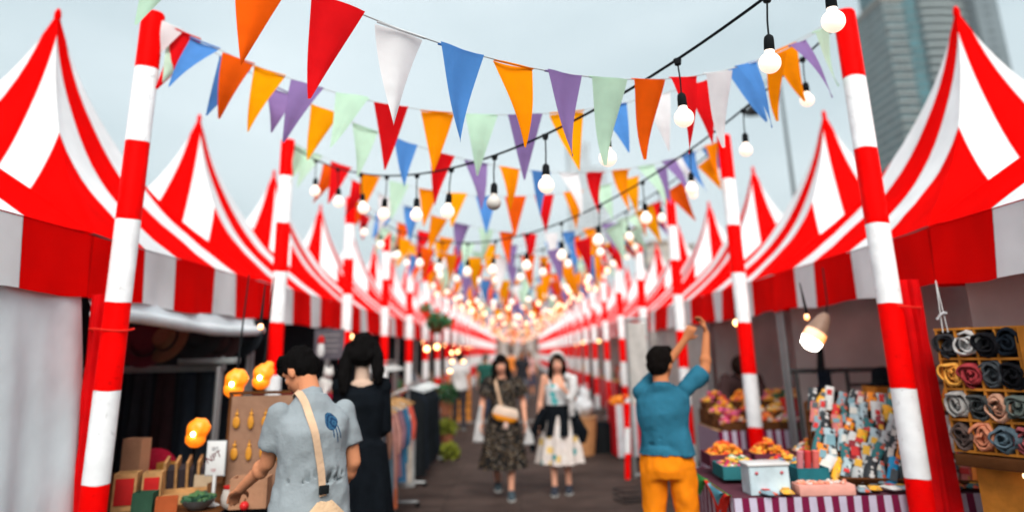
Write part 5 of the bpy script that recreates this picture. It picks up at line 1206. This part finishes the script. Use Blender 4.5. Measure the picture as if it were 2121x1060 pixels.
# --- foliage
def leafball(mb, c, r, n, s_, rnd):
    for _ in range(n):
        d = V((rnd.gauss(0, 1), rnd.gauss(0, 1), rnd.gauss(0, .8))).normalized()*r*rnd.random()**.4; p = V(c)+d; q = Matrix.Rotation(rnd.uniform(0, 6.3), 3, d.normalized()) @ Matrix.Rotation(rnd.uniform(-1, 1), 3, 'X'); k_ = s_*rnd.uniform(.6, 1.3)
        mb.add([p+q@V(v) for v in ((-k_, 0, 0), (0, -k_*.45, .1*k_), (k_, 0, 0), (0, k_*.45, .1*k_))], [(0, 1, 2, 3)])
rnd = random.Random(3)
p = at(905, 665, 13.6); t = thing('hanging_plant', 'green leafy plant hanging under the left tents above the warm lamps', 'plant', p)
b = MB(); leafball(b, (0, 0, 0), .2, 300, .05, rnd); leafball(b, (-.2, 0, .22), .13, 90, .045, rnd); leafball(b, (.2, 0, -.03), .12, 90, .045, rnd); b.build('foliage', colm('leaf_mid', (.06, .20, .08)), t, False)
MB().lathe([(.09, -.22), (.13, -.1), (.14, -.02)]).build('pot', M['dwood'], t); MB().tube([(0, 0, 0), (0, 0, .5)], .006, 5).build('cord', M['black'], t)
for q, (px, py, Y, m_, nm, r_) in enumerate(((926, 885, 12.9, 'lime', 'yellow green potted plant, upper of three beside the black garments', .16), (930, 935, 12.7, 'lime', 'yellow green potted plant, lowest of three beside the black garments', .17), (922, 815, 13.2, 'green', 'dark green climbing plant above the potted ones', .22))):
    p = at(px, py, Y); t = thing('potted_plant', nm, 'plant', (p.x, Y, 0)); b = MB(); leafball(b, (0, 0, p.z), r_, 320, .05, rnd); b.build('foliage', M[m_], t, False); MB().lathe([(.08, max(0, p.z-.36)), (.12, p.z-.1), (.11, p.z-.1)]).build('pot', colm('terracotta', (.25, .09, .05)), t)
    if p.z-.36 > 0: MB().tube([(0, 0, 0), (0, 0, p.z-.34)], .03, 8).build('stand', M['black'], t)

# --- things along the right side of the walkway
p = V((1.06, 12.9, 0)); t = thing('paper_bin', 'round kraft brown bin standing on the right of the walkway', 'bin', p)
MB().lathe([(.19, .0), (.23, .30), (.25, .58), (.235, .58), (.21, .3)], n=28).build('side', colm('kraft', (.50, .24, .10), .8), t); MB().lathe([(.252, .56), (.258, .575), (.258, .60), (.24, .605)], n=28).build('rim', colm('kraft_rim', (.42, .22, .11)), t)
t = thing('plastic_bag', 'crumpled white plastic bag on top of the kraft bin', 'bag', (1.08, 12.9, .61)); b = MB(); b.ell((0, 0, .14), (.20, .18, .16)); b.ell((.04, 0, .33), (.10, .08, .14)); me = remesh(b, .02, 1, (.035, 9, 1)); me.materials.append(colm('bag_white', (.58, .60, .62), .4)); o = link(bpy.data.objects.new('sack', me)); adopt(o, t); MB().tube([(.04, 0, .42), (.10, 0, .52), (.02, 0, .50)], [.02, .012, .01], 8).build('knot', colm('bag_white', 0), t)
t = thing('black_bin', 'short black bin beside the kraft bin', 'bin', (1.42, 13.1, 0)); MB().lathe([(.17, 0), (.20, .45), (.185, .45), (.16, .2)]).build('side', M['black'], t); MB().lathe([(.205, .451), (.205, .48), (.02, .50)]).build('lid', M['blackcloth'], t)
RW = striped('red_white_cloth', ('x', .22, .5), (.62, .012, .02), (.62, .62, .66), rough=.7)
table('counter with a red and white striped cloth and orange top, right side', 1.55, 12.3, 2.25, 13.2, .82, RW, colm('orange_top', (.85, .25, .02)))
b = pieces(60, 1.6, 2.2, 12.35, 13.1, lambda u, v: .85, [(.88, .28, .02), (.85, .20, .02), (.8, .35, .03)], (.03, .06), 11); col_thing('oranges_heap', 'orange goods heaped on the red and white counter', 'goods', b, M['attr'], kind='stuff')
t = thing('slim_striped_post', 'slim red and white striped post, much thinner than the pole row', 'post', (1.50, 10.45, 0)); b = MB(); b.tube([(-.06, 0, 0), (.0, 0, 1.62)], .038, 12); o = b.build('shaft', striped('slim_wrap', 'pole', rough=.5), t); o.scale = (1, 1, .62); o.location.z = .0
MB().ell((-.03, 0, 1.03), (.045, .045, .03), None, 12, 8).build('cap', RC, t); o.scale = (1, 1, .64)
t = thing('banner_frame', 'tall grey metal banner frame with a pale sheet, left of the man in teal', 'frame', (1.72, 10.6, 0), R(12))
for x in (-.16, .16): MB().tube([(x, 0, 0), (x, 0, 2.1)], .02, 8).build('upright', M['steel'], t)
MB().tube([(-.16, 0, 2.1), (.16, 0, 2.1)], .02, 8).build('top_bar', M['steel'], t); MB().tube([(-.16, 0, .03), (.16, 0, .03)], .02, 8).build('bottom_bar', M['steel'], t)
MB().grid(lambda u, v: (-.14+.28*u, .015*math.sin(u*6+v*9), .95+1.1*v), 8, 12).build('sheet', colm('pale_curtain', (.50, .49, .47)), t)
t = thing('wire_basket', 'low black wire basket on the planks by the feet of the man in teal', 'basket', (1.02, 8.6, 0), R(20))
b = MB()
for z in (.02, .10, .18): b.tube([(-.3, -.2, z), (.3, -.2, z), (.3, .2, z), (-.3, .2, z), (-.3, -.2, z)], .007, 5)
b.build('wire_rims', M['black'], t); b = MB()
for k_ in range(9): x = -.3+.075*k_; b.tube([(x, -.2, .18), (x, -.2, .02), (x, .2, .02), (x, .2, .18)], .005, 5)
b.build('wire_ribs', M['black'], t)
t.location = (1.32, 9.0, 0); t.scale = (.7, .7, .7)
p = at(955, 870, 19.5); t = thing('slatted_crate', 'orange brown crate standing far along the left edge of the walkway', 'crate', (p.x, 19.5, 0))
for k_ in range(5): MB().box((0, 0, .08+.19*k_), (.5, .4, .15)).build('slat', M['wood'], t, False)
for sx in (-1, 1): MB().box((sx*.2, 0, .45), (.06, .36, .9)).build('post', M['dwood'], t, False)

# --- goods in the further stalls
rnd = random.Random(21); STR = striped('stall_skirt', ('y', .30, .5), (.60, .012, .02), (.60, .60, .62), rough=.7)
GN = ['orange', 'red', 'cream', 'green', 'blue', 'brown', 'white', 'yellow', 'pink']; GCOL = dict(orange=(.85, .28, .02), red=(.6, .03, .02), cream=(.6, .5, .4), green=(.05, .2, .1), blue=(.06, .2, .35), brown=(.25, .1, .04), white=(.6, .6, .6), yellow=(.8, .5, .06), pink=(.65, .2, .25))
def box_goods(lbl, x, y, z, nm, w_, h_):
    t = thing('goods_box', lbl, 'box', (x, y, z), rnd.uniform(-.3, .3), 'boxes of goods on the further stalls'); MB().box((0, 0, h_/2), (w_, w_*.8, h_), None, 0, .008).build('box', colm('goods_'+nm, GCOL[nm], .6), t)
    pieces(12, -w_*.4, w_*.4, -w_*.3, w_*.3, lambda u, v: h_, [GCOL[nm], GCOL[rnd.choice(GN)], (.8, .4, .1)], (.03, .05), rnd.randrange(999)).build('contents', M['attr'], t)['kind'] = 'stuff'
for i in range(2, 14):
    for sd in (-1, 1):
        y0 = (YL if sd < 0 else YR)+3*(i-1)+.35; y1 = y0+2.3; side_n = 'left' if sd < 0 else 'right'; o1 = ordinal(i+1)
        if sd < 0 and i in (2,): continue
        if not (sd > 0 and i in (3,)):
            xa = 2.55 if sd > 0 else -2.65-.8
            if sd < 0 and i == 3: xa = -3.6
            table('%s stall table in the %s row, draped in cloth' % (o1, side_n), xa, y0, xa+.85, y1, .86, STR if (i+sd) % 3 else colm('dark_drape', (.03, .03, .035)), group='tables of the further stalls')
            for q in range(5 if i < 9 else 3):
                nm = GN[(i*3+q*2+(sd > 0)*4) % 9]
                box_goods('%s goods box, %s along the table of the %s %s stall' % (nm, ordinal(q+1), o1, side_n), xa+.42, y0+.2+q*.46, .875, nm, rnd.uniform(.22, .34), rnd.uniform(.10, .34))
        # lamp hanging in the tent mouth
        white = sd > 0 and i in (4, 5, 6, 8)
        x = sd*(2.62 if not white else 2.5); y = y0+.8; z = 1.98+rnd.uniform(-.06, .03)
        t = thing('stall_lamp', '%s lamp hanging at the front of the %s stall on the %s' % ('white' if white else 'warm', o1, side_n), 'lamp', (x, y, z), 0, 'lamps hanging in the further stalls')
        MB().ell((0, 0, 0), (.06 if white else .04,)*3, None, 14, 10).build('globe', M['lampw2'] if white and 'lampw2' in M else (M.setdefault('lampw2', emit('white_globe', (1, .97, .9), 6)) if white else M.setdefault('lampo', emit('warm_globe', (1, .50, .18), 5))), t)
        MB().tube([(0, 0, .04), (0, 0, .12), (0, 0, .4)], [.022, .018, .004], 8).build('socket', M['black'], t)
        # something hanging: bags / shirts
        for q in range(3):
            nm = GN[(i*5+q*4+(sd < 0)*3) % 9]; b = MB(); b.grid(lambda u, v: (.02*math.sin(u*7+q), (u-.5)*.36*(1+.15*v), -.62*v), 8, 8)
            o = b.build('hung_cloth', colm('goods_'+nm, GCOL[nm], .6)); o.modifiers.new('s', 'SOLIDIFY').thickness = .03; o.location = (sd*(3.5+.25*q), y0+.4+q*.7, 1.98)
            tag(o, '%s cloth item hanging %s inside the %s %s stall' % (nm, ordinal(q+1), o1, side_n), 'cloth', 'cloth goods hanging in the further stalls')
# extra warm bulbs on the left, seen past the plant
for q, (px, py, Y) in enumerate(((884, 722, 13.5), (905, 718, 14.2), (935, 730, 15), (936, 748, 15.2), (948, 728, 16), (932, 768, 14.8), (952, 745, 17), (960, 748, 18))):
    p = at(px, py, Y); t = thing('warm_bulb', 'warm bulb hanging near the hanging plant, %s from the front of its cluster' % ordinal(q+1), 'bulb', p, 0, 'warm bulbs clustered beyond the hanging plant')
    MB().ell((0, 0, 0), (.05 if q < 2 else .035,)*3, None, 12, 8).build('glass', M['lampo'], t); MB().tube([(0, 0, .03), (0, 0, .1), (0, 0, 2.2-p.z+.05)], [.02, .012, .004], 6).build('cord', M['black'], t)
# haze --------------------------------------------------------------------
hz = MB().box((0, 600, 120), (1500, 1420, 244)).build('haze', None, None, False); tag(hz, 'thin pale haze over the market and the city', kind='stuff')
hm = bpy.data.materials.new('haze_air'); hm.use_nodes = True; nt = hm.node_tree; nt.nodes.remove(nt.nodes['Principled BSDF']); vs = nt.nodes.new('ShaderNodeVolumePrincipled')
vs.inputs['Color'].default_value = (.86, .93, .97, 1); vs.inputs['Density'].default_value = .0005; nt.links.new(vs.outputs[0], nt.nodes['Material Output'].inputs['Volume']); hz.data.materials.append(hm)
